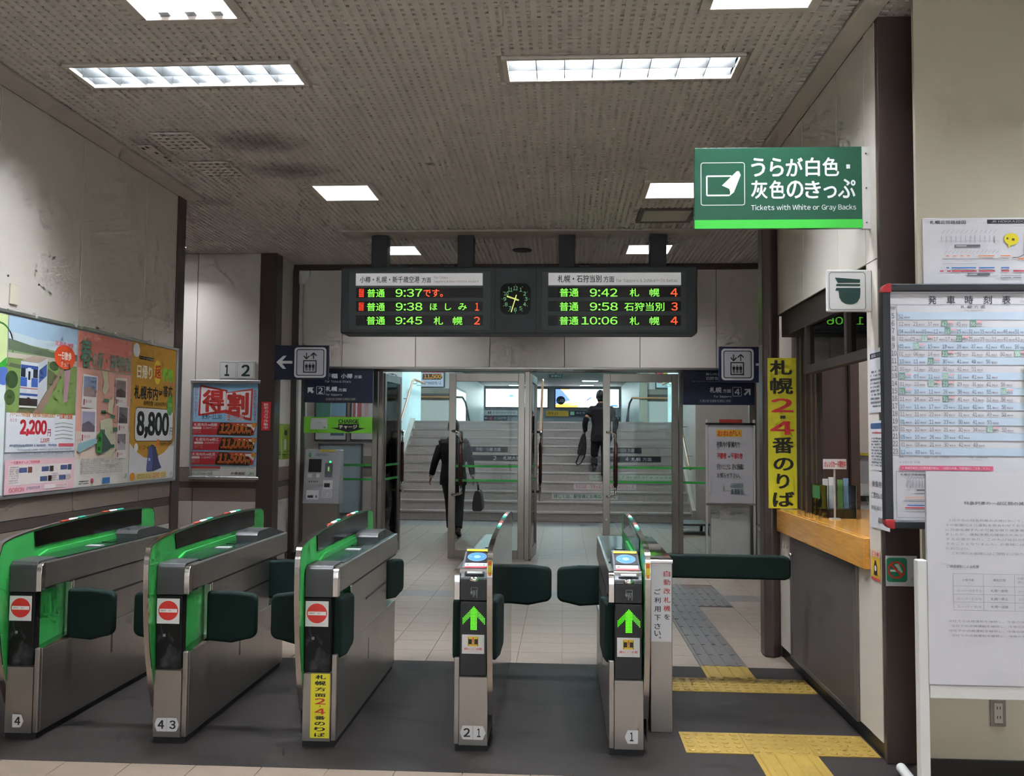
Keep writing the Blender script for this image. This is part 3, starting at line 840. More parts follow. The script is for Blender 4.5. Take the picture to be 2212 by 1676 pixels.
    if len(number) == 2:
        hexagon(na, 8, 79, 8, 84, True, False, '#c9c8c6'); hexagon(na, 81, 152, 8, 84, False, True, '#c9c8c6')
        na.text(number[0], 28, 22, 66, 70, '#1b1b1d', .035); na.text(number[1], 96 if number[1] != '1' else 104, 22, 132 if number[1] != '1' else 124, 70, '#1b1b1d', .035)
    elif number == '4':
        hexagon(na, 46, 112, 10, 84, False, True, '#c9c8c6'); na.text('4', 58, 24, 94, 70, '#1b1b1d', .035)
    elif number == '1':
        hexagon(na, 58, 130, 10, 84, True, False, '#c9c8c6'); na.text('1', 86, 22, 106, 70, '#1b1b1d', .035)
    if number: na.build(lf, 'number_sticker')
    if band:
        ba = front_art((0, 0, 116, 380), cx - .030, cx + .062, GY - .0012, .347, .045)
        ba.rect(0, 0, 116, 380, '#e0d630')
        for i, ch in enumerate('札幌方面2・4番のりば'):
            h = 34.0; y0 = 8 + i * 34 if i < 4 else None
        ys_ = [(8, 34), (44, 70), (82, 104), (118, 138), (146, 182), (190, 196), (206, 240), (250, 272), (284, 306), (316, 340), (350, 372)]
        for ch, (y0, y1) in zip('札幌方面2・4番のりば', ys_):
            x0_, x1_ = (26, 92)
            if ch == '・': x0_, x1_ = 54, 62
            ba.text(ch, x0_, y0, x1_, y1, '#c8402c' if ch in '24' else '#1d1c12', .03, up=False)
        ba.build(lf, 'yellow_platform_sticker')
    for (side, y, ang, ln, z0, z1) in flaps:
        # side -1/+1 world side; ang 0 = closed across the lane, 90 = folded along the gate
        mb = flap_mesh(ln, z0, z1)
        o = ob('flap', mb, t, .018, local=True, seg=3)
        o.location = (side * .072 if ang < 60 else side * .082, y, 0)
        o.rotation_euler = (0, 0, math.radians(ang) if side > 0 else math.radians(180 - ang))
    return t

FZ = (.415, .68); RZ = (.465, .709)
gate(-2.63, -1, False, 'ticket gate numbered 4 at the end of the row, below the travel posters', '4', [(1, .29, 0, .25, *FZ)])
gate(-1.893, -1, False, 'ticket gate numbered 43 with a green side fin and no-entry sticker', '43', [(-1, .29, 0, .24, *FZ), (1, .29, 0, .26, *FZ), (1, 1.22, 28, .24, *RZ)])
gate(-1.165, -1, False, 'middle ticket gate with a yellow vertical platform sticker on its front', '', [(-1, .29, 0, .25, *FZ), (1, .03, 88, .24, .40, .70), (1, 1.24, 78, .24, *RZ)], band=True)
gate(-.418, 1, True, 'ticket gate numbered 21 with a lit green arrow', '21', [(-1, .05, 86, .26, .40, .70), (1, .05, 86, .26, .40, .70), (1, 1.20, 0, .281, *RZ)])
gate(.312, 1, True, 'ticket gate numbered 1 with a lit green arrow, beside the steel box post', '1', [(-1, .05, 86, .26, .40, .70), (-1, 1.20, 0, .272, *RZ)])

# steel box post with the swing bar beside gate 1
bp = thing('swing_bar_post', (.50, 4.65, 0), 'white-fronted steel box post with a long dark green swing bar', 'barrier')
bx('post_body', .447, .557, 4.65, 5.75, 0, .845, STEEL, bp, .004)
ob('post_cap', MB().prism([(4.645, .845), (4.648, .857), (4.665, .864), (5.76, .864), (5.76, .845)], 'x', .444, .560, CHROME), bp, .002)
a = front_art((688, 465, 802, 905), .450, .552, 4.6495, .83, .452)
a.rect(688, 465, 802, 905, '#cfcfd0')
for ch, y0 in zip('自動改札機', (492, 542, 594, 645, 694)): a.text(ch, 758, y0, 796, y0 + 34, '#ad3838', .02, up=False)
a.text('を', 760, 745, 794, 776, '#26262c', .02)
for ch, y0 in zip('ご利用下さい', (598, 648, 700, 750, 800, 842)): a.text(ch, 706, y0, 742, y0 + 32, '#26262c', .02, up=False)
a.text('。', 732, 876, 744, 888, '#26262c', .02)
a.build(bp, 'notice_plate', 'white notice with red and black vertical Japanese lettering')
o = ob('swing_bar', MB().prism([(x, z) for x, z in [(.60, .785), (1.32, .783), (1.345, .775), (1.355, .755), (1.355, .67), (1.345, .65), (1.32, .642), (.60, .646)]], 'y', 5.47, 5.54, PAD), bp, .014, seg=3)
bx('bar_hinge', .557, .62, 5.46, 5.55, .66, .77, STEEL, bp, .004)
# ------------------------------------------------------------------ ceiling lights
LENS = mat('lamp_lens', '#f4f7ff', .5, emit=LAMP_SQUARE, ecol='#f3f6ff', var=.01)
TUBEM = mat('lamp_reflector', '#dfe8ee', .4, emit=LAMP_LONG * .5, ecol='#eef5fb', var=.01)
TUBE = mat('lamp_tube', '#ffffff', .4, emit=LAMP_LONG * 2.0, ecol='#f2f7ff', var=.01)
BAFFLE = mat('lamp_baffle', '#5c5c5c', .4, var=.02)
BLADE = mat('louvre_blade', '#0d1011', .35, var=.02)
sq_labels = ['bright square ceiling light cut by the upper picture edge over gate 43', 'bright square ceiling light cut by the upper picture edge, nearest the counter soffit',
             'bright square ceiling light left of the departure board posts', 'bright square ceiling light half behind the green ticket sign',
             'bright square ceiling light behind the leftmost post of the departure board', 'bright square ceiling light behind the rightmost post of the departure board',
             'square ceiling light in the recess behind the left wall', 'square ceiling light in the hall beyond the counter']
sq0 = None
for i, (x, y) in enumerate(SQ):
    t = thing('ceiling_light', (x, y, ZC), sq_labels[i] if i < len(sq_labels) else 'square ceiling light behind the viewer', 'ceiling light', 'square ceiling lights' if i < len(sq_labels) else 'square ceiling lights behind the viewer')
    if sq0 is None:
        fr = MB()
        for a in ((-.275, .275, -.275, -.225), (-.275, .275, .225, .275), (-.275, -.225, -.225, .225), (.225, .275, -.225, .225)): fr.box(*a, -.002, .020, CEILP)
        hs = MB()
        for a in ((-.235, .235, -.235, -.225), (-.235, .235, .225, .235), (-.235, -.225, -.225, .225), (.225, .235, -.225, .225)): hs.box(*a, .014, .41, BAFFLE)
        f1 = ob('frame', fr, t, .002, local=True, seg=1); f2 = ob('housing', hs, t, local=True)
        f3 = ob('diffuser', MB().box(-.225, .225, -.225, .225, .40, .41, LENS), t, local=True)
        sq0 = (f1, f2, f3)
        for k in range(3):
            tb = ob('lamp', MB().box(-.155 + k * .13, -.105 + k * .13, .19, .222, .02, .04, LGREY), f3, local=True)
    else:
        for p in sq0: copy_part(p, t)
lg_labels = ['long louvred ceiling light nearer the wall with the travel posters', 'long louvred ceiling light over the gates with lit arrows']
lg0 = None
for i, (x, y) in enumerate(LG):
    t = thing('fluorescent_light', (x, y, ZC), lg_labels[i] if i < 2 else 'unseen long ceiling light', 'ceiling light', 'long louvred ceiling lights' if i < 2 else 'long ceiling lights behind the viewer')
    if lg0 is None:
        lg0 = []
        fr = MB()
        for a in ((-.65, .65, -.165, -.14), (-.65, .65, .14, .165), (-.65, -.62, -.14, .14), (.62, .65, -.14, .14)): fr.box(*a, -.002, .020, CEILP)
        lg0.append(ob('frame', fr, t, .002, local=True, seg=1))
        hs = MB()
        for a in ((-.63, .63, -.15, -.14), (-.63, .63, .14, .15), (-.63, -.62, -.14, .14), (.62, .63, -.14, .14)): hs.box(*a, .014, .20, BLADE)
        lg0.append(ob('housing', hs, t, local=True))
        lg0.append(ob('reflector', MB().prism([(-.14, .12), (-.07, .15), (0, .125), (.07, .15), (.14, .12), (.14, .20), (-.14, .20)], 'x', -.62, .62, TUBEM), t, local=True))
        for yy in (-.07, .07): lg0.append(ob('fluorescent_tube', MB().tube([(-.6, yy, .125), (.6, yy, .125)], .013, TUBE, 8), t, local=True))
        for k in range(7):
            xx = -.62 + 1.24 * (k + 1) / 8
            lg0.append(ob('louvre_blade', MB().box(xx - .002, xx + .002, -.14, .14, .004, .106, BLADE), t, local=True))
        lg0.append(ob('louvre_spine', MB().box(-.62, .62, -.0025, .0025, .004, .104, BLADE), t, local=True))
    else:
        for p in lg0: copy_part(p, t)
# cool lamps of the hall and passage
CLENS = mat('cool_lamp', '#e8f6ff', .5, emit=LAMP_COOL, ecol='#cfeaf2', var=.01); CLENS.cycles.emission_sampling = 'AUTO'
WLENS = mat('hall_lamp_lens', '#fff8f0', .5, emit=LAMP_COOL, ecol='#f7f9ff', var=.01); WLENS.cycles.emission_sampling = 'AUTO'
LLENS = mat('landing_lamp_lens', '#eefcff', .5, emit=LAMP_LANDING, ecol='#bfecf6', var=.01)
def cool(name, x0, x1, y0, y1, label, z=4.3):
    t = thing(name, ((x0 + x1) / 2, (y0 + y1) / 2, z), label, 'ceiling light', 'lamps of the stair hall and passage')
    bx('housing', x0 - .03, x1 + .03, y0 - .03, y1 + .03, z - .03, z, WHITE, t); bx('diffuser', x0, x1, y0, y1, z - .045, z - .03, WLENS if y0 < 17 else LLENS if y0 < 26 else CLENS, t)
for x in (-2.2, 1.2): cool('hall_lamp', x - .6, x + .6, 12.4, 12.9, 'long lamp on the hidden hall ceiling just behind the glass doors')
for x in (-2.2, 1.2): cool('hall_lamp', x - .6, x + .6, 15.0, 15.5, 'long lamp on the hidden hall ceiling above the foot of the stairs')
cool('hall_lamp', -2.7, -2.3, 18.6, 19.8, 'long lamp over the top of the stairs, left'); cool('hall_lamp', 1.4, 1.8, 18.6, 19.8, 'long lamp over the top of the stairs, right')
cool('hall_lamp', -6, -4.6, 23, 23.6, 'long lamp over the landing corridor, left'); cool('hall_lamp', 4.6, 6, 23, 23.6, 'long lamp over the landing corridor, right')
cool('hall_lamp', -1, 1, 23.4, 24.2, 'long lamp over the middle of the landing')
cool('passage_lamp', -2.9, -1.9, 44.3, 44.6, 'cool white lamp on the far passage ceiling, left, nearer of two')
cool('passage_lamp', -2.9, -1.9, 48.3, 48.6, 'cool white lamp on the far passage ceiling, left, by the lightboxes')
cool('passage_lamp', .94, 1.7, 44.4, 44.7, 'cool white lamp on the far passage ceiling, right, nearer of two')
cool('passage_lamp', .92, 1.6, 48.2, 48.5, 'cool white lamp on the far passage ceiling, right, by the lightboxes')
cool('passage_lamp', -3.6, -2.4, 34, 34.6, 'cool white lamp on the passage ceiling beyond the landing, left'); cool('passage_lamp', 1.2, 2.4, 34, 34.6, 'cool white lamp on the passage ceiling beyond the landing, right')

# vents and speaker in the ceiling
for (x0, x1, y0, y1, lab) in ((-2.78, -2.50, 5.79, 6.13, 'pale square ceiling air vent, nearer of the two above the posters'), (-2.77, -2.49, 6.43, 6.80, 'pale square ceiling air vent, farther of the two above the posters')):
    t = thing('air_vent', ((x0 + x1) / 2, (y0 + y1) / 2, ZC), lab, 'vent', 'ceiling air vents')
    VM = mat('vent_pale', '#d2cac0', .5)
    bx('plate', x0, x1, y0, y1, ZC - .004, ZC + .002, mat('vent_dark', '#6d655f', .7), t)
    for i in range(6):
        xx = x0 + (x1 - x0) * i / 5; bx('slat', xx - .009, xx + .009, y0, y1, ZC - .014, ZC - .004, VM, t)
    for i in range(6):
        yy = y0 + (y1 - y0) * i / 5; bx('slat', x0, x1, yy - .011, yy + .011, ZC - .012, ZC - .004, VM, t)
t = thing('ceiling_panel', (-2.95, 6.2, ZC), 'small stained pale patch plate in the ceiling beside the vents', 'plate')
bx('plate', -2.99, -2.89, 6.05, 6.42, ZC - .006, ZC + .0, mat('vent_pale', '#d2cac0', .5), t)
for p in ((-2.97, 6.1), (-2.93, 6.07), (-2.92, 6.2), (-2.90, 6.3), (-2.905, 6.38)): bx('stain_hole', p[0] - .01, p[0] + .01, p[1] - .02, p[1] + .02, ZC - .0075, ZC - .006, BLACK, t)
t = thing('ceiling_speaker', (-.45, 9.63, ZC), 'round dark ceiling speaker above the departure board', 'speaker')
ob('ring', MB().lathe((-.45, 9.63, ZC - .012), [(.085, .0), (.105, .004), (.105, .012)], mat('speaker_dark', '#2c2724', .6), 24), t)
ob('grille', MB().lathe((-.45, 9.63, ZC - .010), [(.02, 0), (.084, .002), (.084, .01)], BLACK, 24), t)

# ------------------------------------------------------------------ departure board
db = thing('departure_board', (-.46, 8.8, 2.495), 'dark grey hanging departure board with green LED rows and a clock', 'departure board')
BRD = mat('board_grey', '#464e50', .5, var=.04); BRD2 = mat('board_grey_inner', '#565e60', .5, var=.04)
bx('casing', -2.221, 1.303, 8.8, 9.12, 2.495, 3.16, BRD, db, .02)
for x in (-1.93, -1.06, -.05, .85): bx('hanger_post', x, x + .16, 8.86, 9.02, 3.16, ZC - .01, mat('post_grey', '#26292b', .5), db, .006)
for x in (-1.67, -1.2, .15, .62): bx('top_handle', x, x + .11, 8.87, 8.97, 3.16, 3.195, BLACK, db, .01)
def bcx(x): return -2.221 + (x - 45) / 2075 * 3.524
def bcz(y): return 3.16 - (y - 262) / 388 * .665
for x0, x1 in ((95, 950), (1225, 2075)): bx('door_frame', bcx(x0), bcx(x1 - 20), 8.794, 8.80, bcz(630), bcz(290), BRD2, db, .003)
for x in (955, 1193): bx('seam', bcx(x) - .003, bcx(x) + .003, 8.796, 8.802, 2.50, 3.15, BLACK, db)
def barect(x0, y0, x1, y1): return front_art((x0, y0, x1, y1), bcx(x0), bcx(x1), 8.786, bcz(y0), bcz(y1))
def header(x0, x1, items):
    p = bx('header_plate', bcx(x0), bcx(x1), 8.786, 8.796, bcz(372), bcz(300), mat('header_white_glow', '#d4d4d4', .45, emit=.3), db, .004)  # faint glow added so the header plate looks brighter
    a = barect(x0, 300, x1, 372)
    for it in items: a.text(*it)
    a.build(p)
header(135, 882, [('小樽・札幌・新千歳空港', 160, 318, 512, 356, '#2e2e30', .012), ('方面', 525, 324, 580, 356, '#2e2e30', .012), ('for Otaru', 596, 318, 678, 333, '#8a8a8a'), ('Sapporo & New Chitose Airport', 596, 342, 860, 358, '#77777a')])
header(1264, 2026, [('札幌・石狩当別', 1318, 314, 1570, 356, '#2e2e30', .015), ('方面', 1582, 320, 1644, 356, '#2e2e30', .012), ('for Sapporo & Ishikari-Tōbetsu', 1654, 336, 2004, 360, '#77777a')])
G_ = ('E', '#7ff04a', 1.25); R_ = ('E', '#ff4a28', 1.6)
rows = [(140, 385, [('普通', 204, 392, 308, 440, G_), ('9:37', 372, 392, 528, 438, G_), ('です。', 536, 394, 650, 438, R_)], True),
        (140, 464, [('普通', 204, 472, 310, 520, G_), ('9:38', 374, 472, 530, 518, G_), ('ほ', 576, 476, 618, 516, G_), ('し', 664, 476, 700, 516, G_), ('み', 742, 476, 790, 516, G_), ('1', 840, 474, 862, 518, R_)], True),
        (140, 546, [('普通', 204, 552, 312, 600, G_), ('9:45', 374, 554, 530, 598, G_), ('札', 598, 554, 652, 600, G_), ('幌', 710, 554, 766, 600, G_), ('2', 834, 554, 868, 598, R_)], False),
        (1264, 382, [('普通', 1330, 390, 1438, 438, G_), ('9:42', 1504, 392, 1662, 438, G_), ('札', 1732, 392, 1786, 438, G_), ('幌', 1846, 392, 1902, 438, G_), ('4', 1966, 392, 2006, 438, R_)], False),
        (1264, 464, [('普通', 1330, 470, 1438, 520, G_), ('9:58', 1504, 472, 1664, 518, G_), ('石狩当別', 1702, 472, 1930, 520, G_), ('3', 1970, 472, 2006, 518, R_)], False),
        (1264, 546, [('普通', 1330, 552, 1438, 600, G_), ('10:06', 1456, 554, 1662, 598, G_), ('札', 1732, 554, 1786, 600, G_), ('幌', 1846, 554, 1902, 600, G_), ('4', 1966, 554, 2006, 598, R_)], False)]
LEDB = mat('led_window', '#26211f', .25, var=.04)
for x0, y0, items, lit in rows:
    x1 = x0 + 744 if x0 < 500 else x0 + 760
    p = bx('led_row', bcx(x0), bcx(x1), 8.787, 8.797, bcz(y0 + 58), bcz(y0), LEDB, db)
    a = front_art((x0, y0, x1, y0 + 58), bcx(x0), bcx(x1), 8.787, bcz(y0), bcz(y0 + 58))
    a.rect(x0 + 2, y0 + 2, x0 + 54, y0 + 56, '#0c0b0b')
    if lit: a.rect(x0 + 16, y0 + 6, x0 + 44, y0 + 54, ('E', '#d8381a', .9)).text('運', x0 + 18, y0 + 7, x0 + 42, y0 + 22, '#4a1008').text('転', x0 + 18, y0 + 23, x0 + 42, y0 + 38, '#4a1008').text('中', x0 + 18, y0 + 39, x0 + 42, y0 + 53, '#4a1008')
    for it in items: a.text(*it, .004)
    a.build(p, 'led_lettering')
# clock in the middle of the board
ck = ob('clock', MB().prism(Art._rr(None, bcx(986), -bcz(362), bcx(1162), -bcz(540), .06, 5), 'y', 8.778, 8.80, GLOSSBLACK), db) if False else None
pts = [(x, -z) for x, z in Art._rr(None, bcx(986), -bcz(362), bcx(1162), -bcz(540), .07, 5)]
ck = ob('clock', MB().prism(pts, 'y', 8.776, 8.80, mat('clock_face', '#0a1a10', .15)), db)
a = front_art((986, 362, 1162, 540), bcx(986), bcx(1162), 8.776, bcz(362), bcz(540))
CG = ('E', '#7fbf8a', .35); CY = ('E', '#d8e07a', .6)
for n in range(12):
    an = math.radians(30 * (n + 1)); x, y = 1074 + 58 * math.sin(an) * 1.06, 452 - 62 * math.cos(an)
    w = 8 if n + 1 < 10 else 13
    a.text(str(n + 1), x - w, y - 11, x + w, y + 11, CG, .01, up=False)
for n in range(12):
    an = math.radians(30 * n); a.rect(1074 + 79 * math.sin(an) - 2, 452 - 80 * math.cos(an) - 2, 1074 + 79 * math.sin(an) + 2, 452 - 80 * math.cos(an) + 2, CG, up=False)
a.build(ck, 'clock_numerals')
a = front_art((986, 362, 1162, 540), bcx(986), bcx(1162), 8.774, bcz(362), bcz(540))
a.line([(1094, 460), (1024, 436)], 8, CY); a.line([(1080, 428), (1050, 528)], 6, CY); a.ell(1074, 453, 7, 7, CY, 12); a.build(ck, 'clock_hands')

# ------------------------------------------------------------------ hanging direction signs
def elevator(a, x0, y0, x1, y1):
    """white square with lift pictogram, in the pixel frame of the left sign"""
    w = x1 - x0; h = y1 - y0
    X = lambda u: x0 + w * u; Y = lambda v: y0 + h * v
    a.rrect(x0, y0, x1, y1, w * .11, '#e2e2e4').rrect(X(.065), Y(.065), X(.935), Y(.935), w * .07, '#17171d').rrect(X(.09), Y(.09), X(.91), Y(.91), w * .055, '#d3d3d9')
    k = '#1a1a20'
    a.line([(X(.38), Y(.18)), (X(.38), Y(.38))], w * .03, k).line([(X(.29), Y(.28)), (X(.38), Y(.385)), (X(.47), Y(.28))], w * .035, k)
    a.line([(X(.60), Y(.385)), (X(.60), Y(.19))], w * .03, k).line([(X(.51), Y(.28)), (X(.60), Y(.185)), (X(.69), Y(.28))], w * .035, k)
    a.rect(X(.28), Y(.425), X(.70), Y(.835), k).rect(X(.315), Y(.46), X(.665), Y(.80), '#d3d3d9')
    for c in (.385, .49, .595):
        a.ell(X(c), Y(.535), w * .016, h * .016, k, 10).rrect(X(c - .042), Y(.565), X(c + .042), Y(.67), w * .012, k).rect(X(c - .03), Y(.66), X(c - .006), Y(.77), k).rect(X(c + .006), Y(.66), X(c + .03), Y(.77), k)
    return a
t = thing('lift_sign', (-2.87, 9.7, 2.09), 'navy sign with a white left arrow and lift pictogram, beside the brown pillar', 'sign')
bx('panel', -3.17, -2.569, 9.70, 9.74, 2.09, 2.466, NAVY, t, .003)
a = front_art((245, 115, 1083, 670), -3.17, -2.569, 9.70, 2.466, 2.09)
a.poly([(272, 388), (378, 284), (432, 284), (362, 366), (524, 366), (524, 412), (362, 412), (428, 496), (374, 496)], '#dfe0e2')
elevator(a, 552, 145, 1048, 640); a.build(t, 'pictogram')
t = thing('lift_sign', (1.93, 9.9, 2.09), 'navy sign with lift pictogram half behind the brown column', 'sign')
bx('panel', 1.696, 2.36, 9.90, 9.94, 2.091, 2.479, mat('navy_sign_light', '#1b2346', .4), t, .003)
for x in (2.25,): bx('hanger', x, x + .02, 9.91, 9.93, 2.479, ZC, STEEL, t)
a = front_art((940, 90, 1855, 870), 1.696, 2.152, 9.90, 2.479, 2.091)
elevator(a, 990, 130, 1690, 825); a.rect(1732, 452, 1855, 506, '#dedfe3'); a.poly([(1990, 380), (2080, 478), (1990, 578), (1950, 578), (2010, 506), (1850, 506), (1850, 452), (2010, 452), (1950, 380)], '#dedfe3'); a.build(t, 'pictogram')

t = thing('platform_sign', (-2.63, 10.6, 1.866), 'navy platform 2 direction sign hanging over the charging machine', 'sign')
bx('panel', -3.044, -2.227, 10.42, 10.46, 1.866, 2.268, NAVY, t, .003)
a = front_art((708, 455, 1785, 1022), -3.044, -2.227, 10.42, 2.268, 1.866)
a.rect(708, 455, 1785, 500, '#06070c')
W = '#dcdde0'
a.text('手稲', 1030, 540, 1230, 620, W, .03).text('小樽', 1282, 540, 1462, 620, W, .03).text('方面', 1488, 566, 1608, 620, W, .02).text('for Teine & Otaru', 1030, 650, 1440, 692, W)
a.poly([(764, 772), (862, 772), (832, 802), (862, 846), (838, 872), (796, 836), (764, 868)], W)
a.frame(900, 752, 1032, 886, 6, W, 14).text('2', 930, 772, 1000, 872, W, .02).text('札幌', 1046, 754, 1226, 836, W, .03).text('方面', 1244, 784, 1374, 838, W, .02).text('for Sapporo', 1046, 870, 1304, 916, W)
a.rect(1040, 938, 1530, 990, '#3a3d46').text('札幌方面 空港線 札幌駅に停車', 1056, 946, 1512, 982, '#b9b8ae')
a.build(t)
t = thing('platform_sign', (1.8, 10.6, 1.87), 'navy platform 4 direction sign over the white notice stand', 'sign')
bx('panel', 1.396, 2.222, 10.60, 10.64, 1.87, 2.285, mat('navy_sign_blue', '#121b38', .4), t, .003)
a = front_art((150, 590, 1695, 1350), 1.396, 2.222, 10.60, 2.285, 1.87)
a.rect(150, 590, 1695, 640, '#06070c')
a.text('あいの里公園', 650, 665, 1150, 722, W, .01).text('石狩当別方面', 652, 745, 1180, 818, W, .02).text('for Ainosato-Kyōikudai & Ishikari', 345, 836, 1130, 872, W)
a.text('札幌', 728, 970, 986, 1092, W, .03).text('方面', 1012, 1010, 1192, 1090, W, .02).frame(1224, 968, 1416, 1164, 9, W, 20).text('4', 1268, 1000, 1380, 1136, W, .02)
a.poly([(1478, 1006), (1610, 1006), (1610, 1136), (1578, 1136), (1574, 1066), (1496, 1142), (1462, 1120), (1548, 1036), (1484, 1036)], W)
a.text('for Sapporo', 818, 1142, 1196, 1204, W).frame(500, 1226, 1202, 1306, 6, '#5a5f70').text('札幌方面 空港線 札幌駅に停車', 522, 1244, 1180, 1288, '#c3c4bc')
a.build(t)

t = thing('charge_banner', (-2.64, 10.44, 1.51), 'bright green CHARGE banner above the charging machine', 'sign')
bx('panel', -3.044, -2.232, 10.425, 10.445, 1.509, 1.698, mat('lime_sign', '#74c832', .45), t, .002)
a = front_art((695, 1240, 1775, 1494), -3.044, -2.232, 10.425, 1.698, 1.509)
a.rrect(800, 1262, 1070, 1436, 8, '#b9bbbd').text('Kitaca', 915, 1318, 975, 1340, '#5a5a60').ell(1028, 1408, 17, 17, '#5fae3c', 16).text('チャージ専用', 805, 1450, 930, 1470, '#4c7a2a')
a.text('CHARGE', 1244, 1278, 1566, 1340, '#131a10', .04).poly([(1244, 1348), (1568, 1348), (1568, 1410), (1680, 1414), (1404, 1482), (1126, 1410), (1244, 1408)], '#0e120c').text('チャージ', 1256, 1366, 1542, 1426, '#f0f2ea', .03)
a.build(t)

# green sign for tickets with white or grey backs, and the attendant sign
t = thing('ticket_sign', (1.05, 4.4, 2.504), 'large green sign about tickets with white or gray backs', 'sign')
bx('panel', .639, 1.445, 4.40, 4.43, 2.504, 2.905, mat('deep_green_sign', '#255a45', .28, var=.02, coat=.5), t, .002)
bx('bracket', 1.4425, 1.487, 4.402, 4.428, 2.50, 2.905, WHITE, t, .002)
a = front_art((198, 140, 1640, 845), .639, 1.443, 4.40, 2.905, 2.504)
a.rect(198, 770, 1645, 845, '#46d04a').frame(252, 268, 636, 644, 6, '#dfe4e2', 22)
a.line([(520, 388), (305, 388), (305, 556), (500, 556)], 14, '#e4e8e6').poly([(500, 562), (540, 530), (600, 380), (585, 346), (566, 346), (436, 470), (500, 500), (508, 530)], '#e4e8e6')
for ch, x0, x1 in (('う', 690, 812), ('ら', 852, 972), ('が', 990, 1138), ('白', 1160, 1284), ('色', 1306, 1448)): a.text(ch, x0, 232, x1, 396, '#eef0f2', .022, up=False)
a.rect(1510, 296, 1542, 332, '#eef0f2')
for ch, x0, x1, y0 in (('灰', 688, 832, 428), ('色', 846, 982, 428), ('の', 996, 1140, 432), ('き', 1152, 1290, 436), ('っ', 1312, 1426, 482), ('ぷ', 1436, 1588, 420)): a.text(ch, x0, y0, x1, 588, '#eef0f2', .022, up=False)
a.text('Tickets with White or Gray Backs', 688, 640, 1590, 700, '#e8ecec', .008); a.build(t)
for z in (2.53, 2.70, 2.87): ob('screw', MB().tube([(1.465, 4.4005, z), (1.465, 4.398, z)], .004, DGREY, 8), t)
t = thing('attendant_sign', (1.37, 4.4, 2.096), 'small white sign with a dark green cap-wearing attendant pictogram', 'sign')
bx('panel', 1.272, 1.484, 4.40, 4.425, 2.096, 2.299, WHITE, t, .004)
a = front_art((1340, 1208, 1745, 1565), 1.272, 1.484, 4.40, 2.299, 2.096)
DGN = '#173a33'
a.frame(1358, 1226, 1690, 1550, 4, '#33413d', 30).poly([(1412, 1274), (1640, 1290), (1640, 1320), (1438, 1320), (1428, 1300)], DGN).poly([(1428, 1328), (1640, 1330), (1640, 1348), (1420, 1346)], DGN)
a.poly([(1424, 1362), (1642, 1364), (1642, 1410), (1636, 1450), (1612, 1486), (1576, 1502), (1546, 1504), (1510, 1500), (1474, 1480), (1450, 1444), (1444, 1388), (1414, 1386)], DGN); a.build(t, 'pictogram')

# ------------------------------------------------------------------ left wall: poster board
pb = thing('poster_board', (XL, 5.8, 1.105), 'long aluminium poster board on the left wall', 'notice board')
ALU = mat('aluminium', '#b9b9bb', .3, .8)
bx('backing', XL, XL + .012, 4.28, 7.355, 1.11, 2.185, LGREY, pb)
for a_ in ((4.28, 7.37, 2.18, 2.20), (4.28, 7.37, 1.095, 1.112)): bx('frame_rail', XL, XL + .022, *a_, ALU, pb, .003)
bx('frame_rail', XL, XL + .022, 7.345, 7.37, 1.112, 2.18, ALU, pb, .003)
for y in (5.3, 5.75, 6.3, 6.86): bx('top_clip', XL + .008, XL + .026, y, y + .02, 2.185, 2.215, WHITE, pb)
def poster(y0, y1, label, z0=1.12, z1=2.17):
    t = thing('poster', (XL + .013, (y0 + y1) / 2, z0), label, 'poster', 'posters on the left wall board')
    bx('sheet', XL + .0125, XL + .0145, y0, y1, z0, z1, PAPER, t)
    a = Art((0, 0, 1000, 1400), (XL + .0145, y0, z1), (0, y1 - y0, 0), (0, 0, z0 - z1), (1, 0, 0))
    return t, a
t, a = poster(4.31, 5.045, 'pale green poster cut off by the left picture edge')
a.rect(0, 0, 1000, 1400, '#dfe6e6').rect(0, 0, 1000, 420, '#cfe0a0').ring(900, 250, 170, 185, '#3c7a3a').poly([(700, 520), (1000, 330), (1000, 430), (760, 560)], '#3fae3a').ell(960, 480, 90, 70, '#5a78c8').dots(60, 760, 940, 1300, '#8a98a0', 14); a.build(t, 'print')
t, a = poster(5.055, 5.80, 'poster with a blue and white railcar and price 2,200 yen')
a.rect(0, 0, 1000, 760, '#8fa276').rect(0, 0, 1000, 210, '#a9c6dc').poly([(0, 120), (400, 150), (1000, 130), (1000, 230), (0, 200)], '#c3d4dc').poly([(0, 180), (300, 210), (620, 235), (1000, 225), (1000, 290), (0, 270)], '#66755e')
a.poly([(0, 290), (1000, 280), (1000, 340), (0, 330)], '#c4b9ac').poly([(0, 330), (600, 320), (1000, 330), (1000, 760), (0, 760)], '#7f9a55').poly([(40, 370), (240, 380), (200, 410), (0, 400)], '#5c6a50').poly([(330, 760), (480, 760), (860, 290), (835, 290)], '#9a7f70').poly([(130, 760), (350, 760), (700, 430), (560, 380)], '#6b7050')
a.ell(60, 500, 80, 70, '#445a38').ell(40, 640, 70, 60, '#4d6638').ell(840, 350, 60, 40, '#4f6340').ell(640, 350, 70, 40, '#4c613e').poly([(800, 380), (900, 360), (860, 640), (800, 660)], '#b08a96')
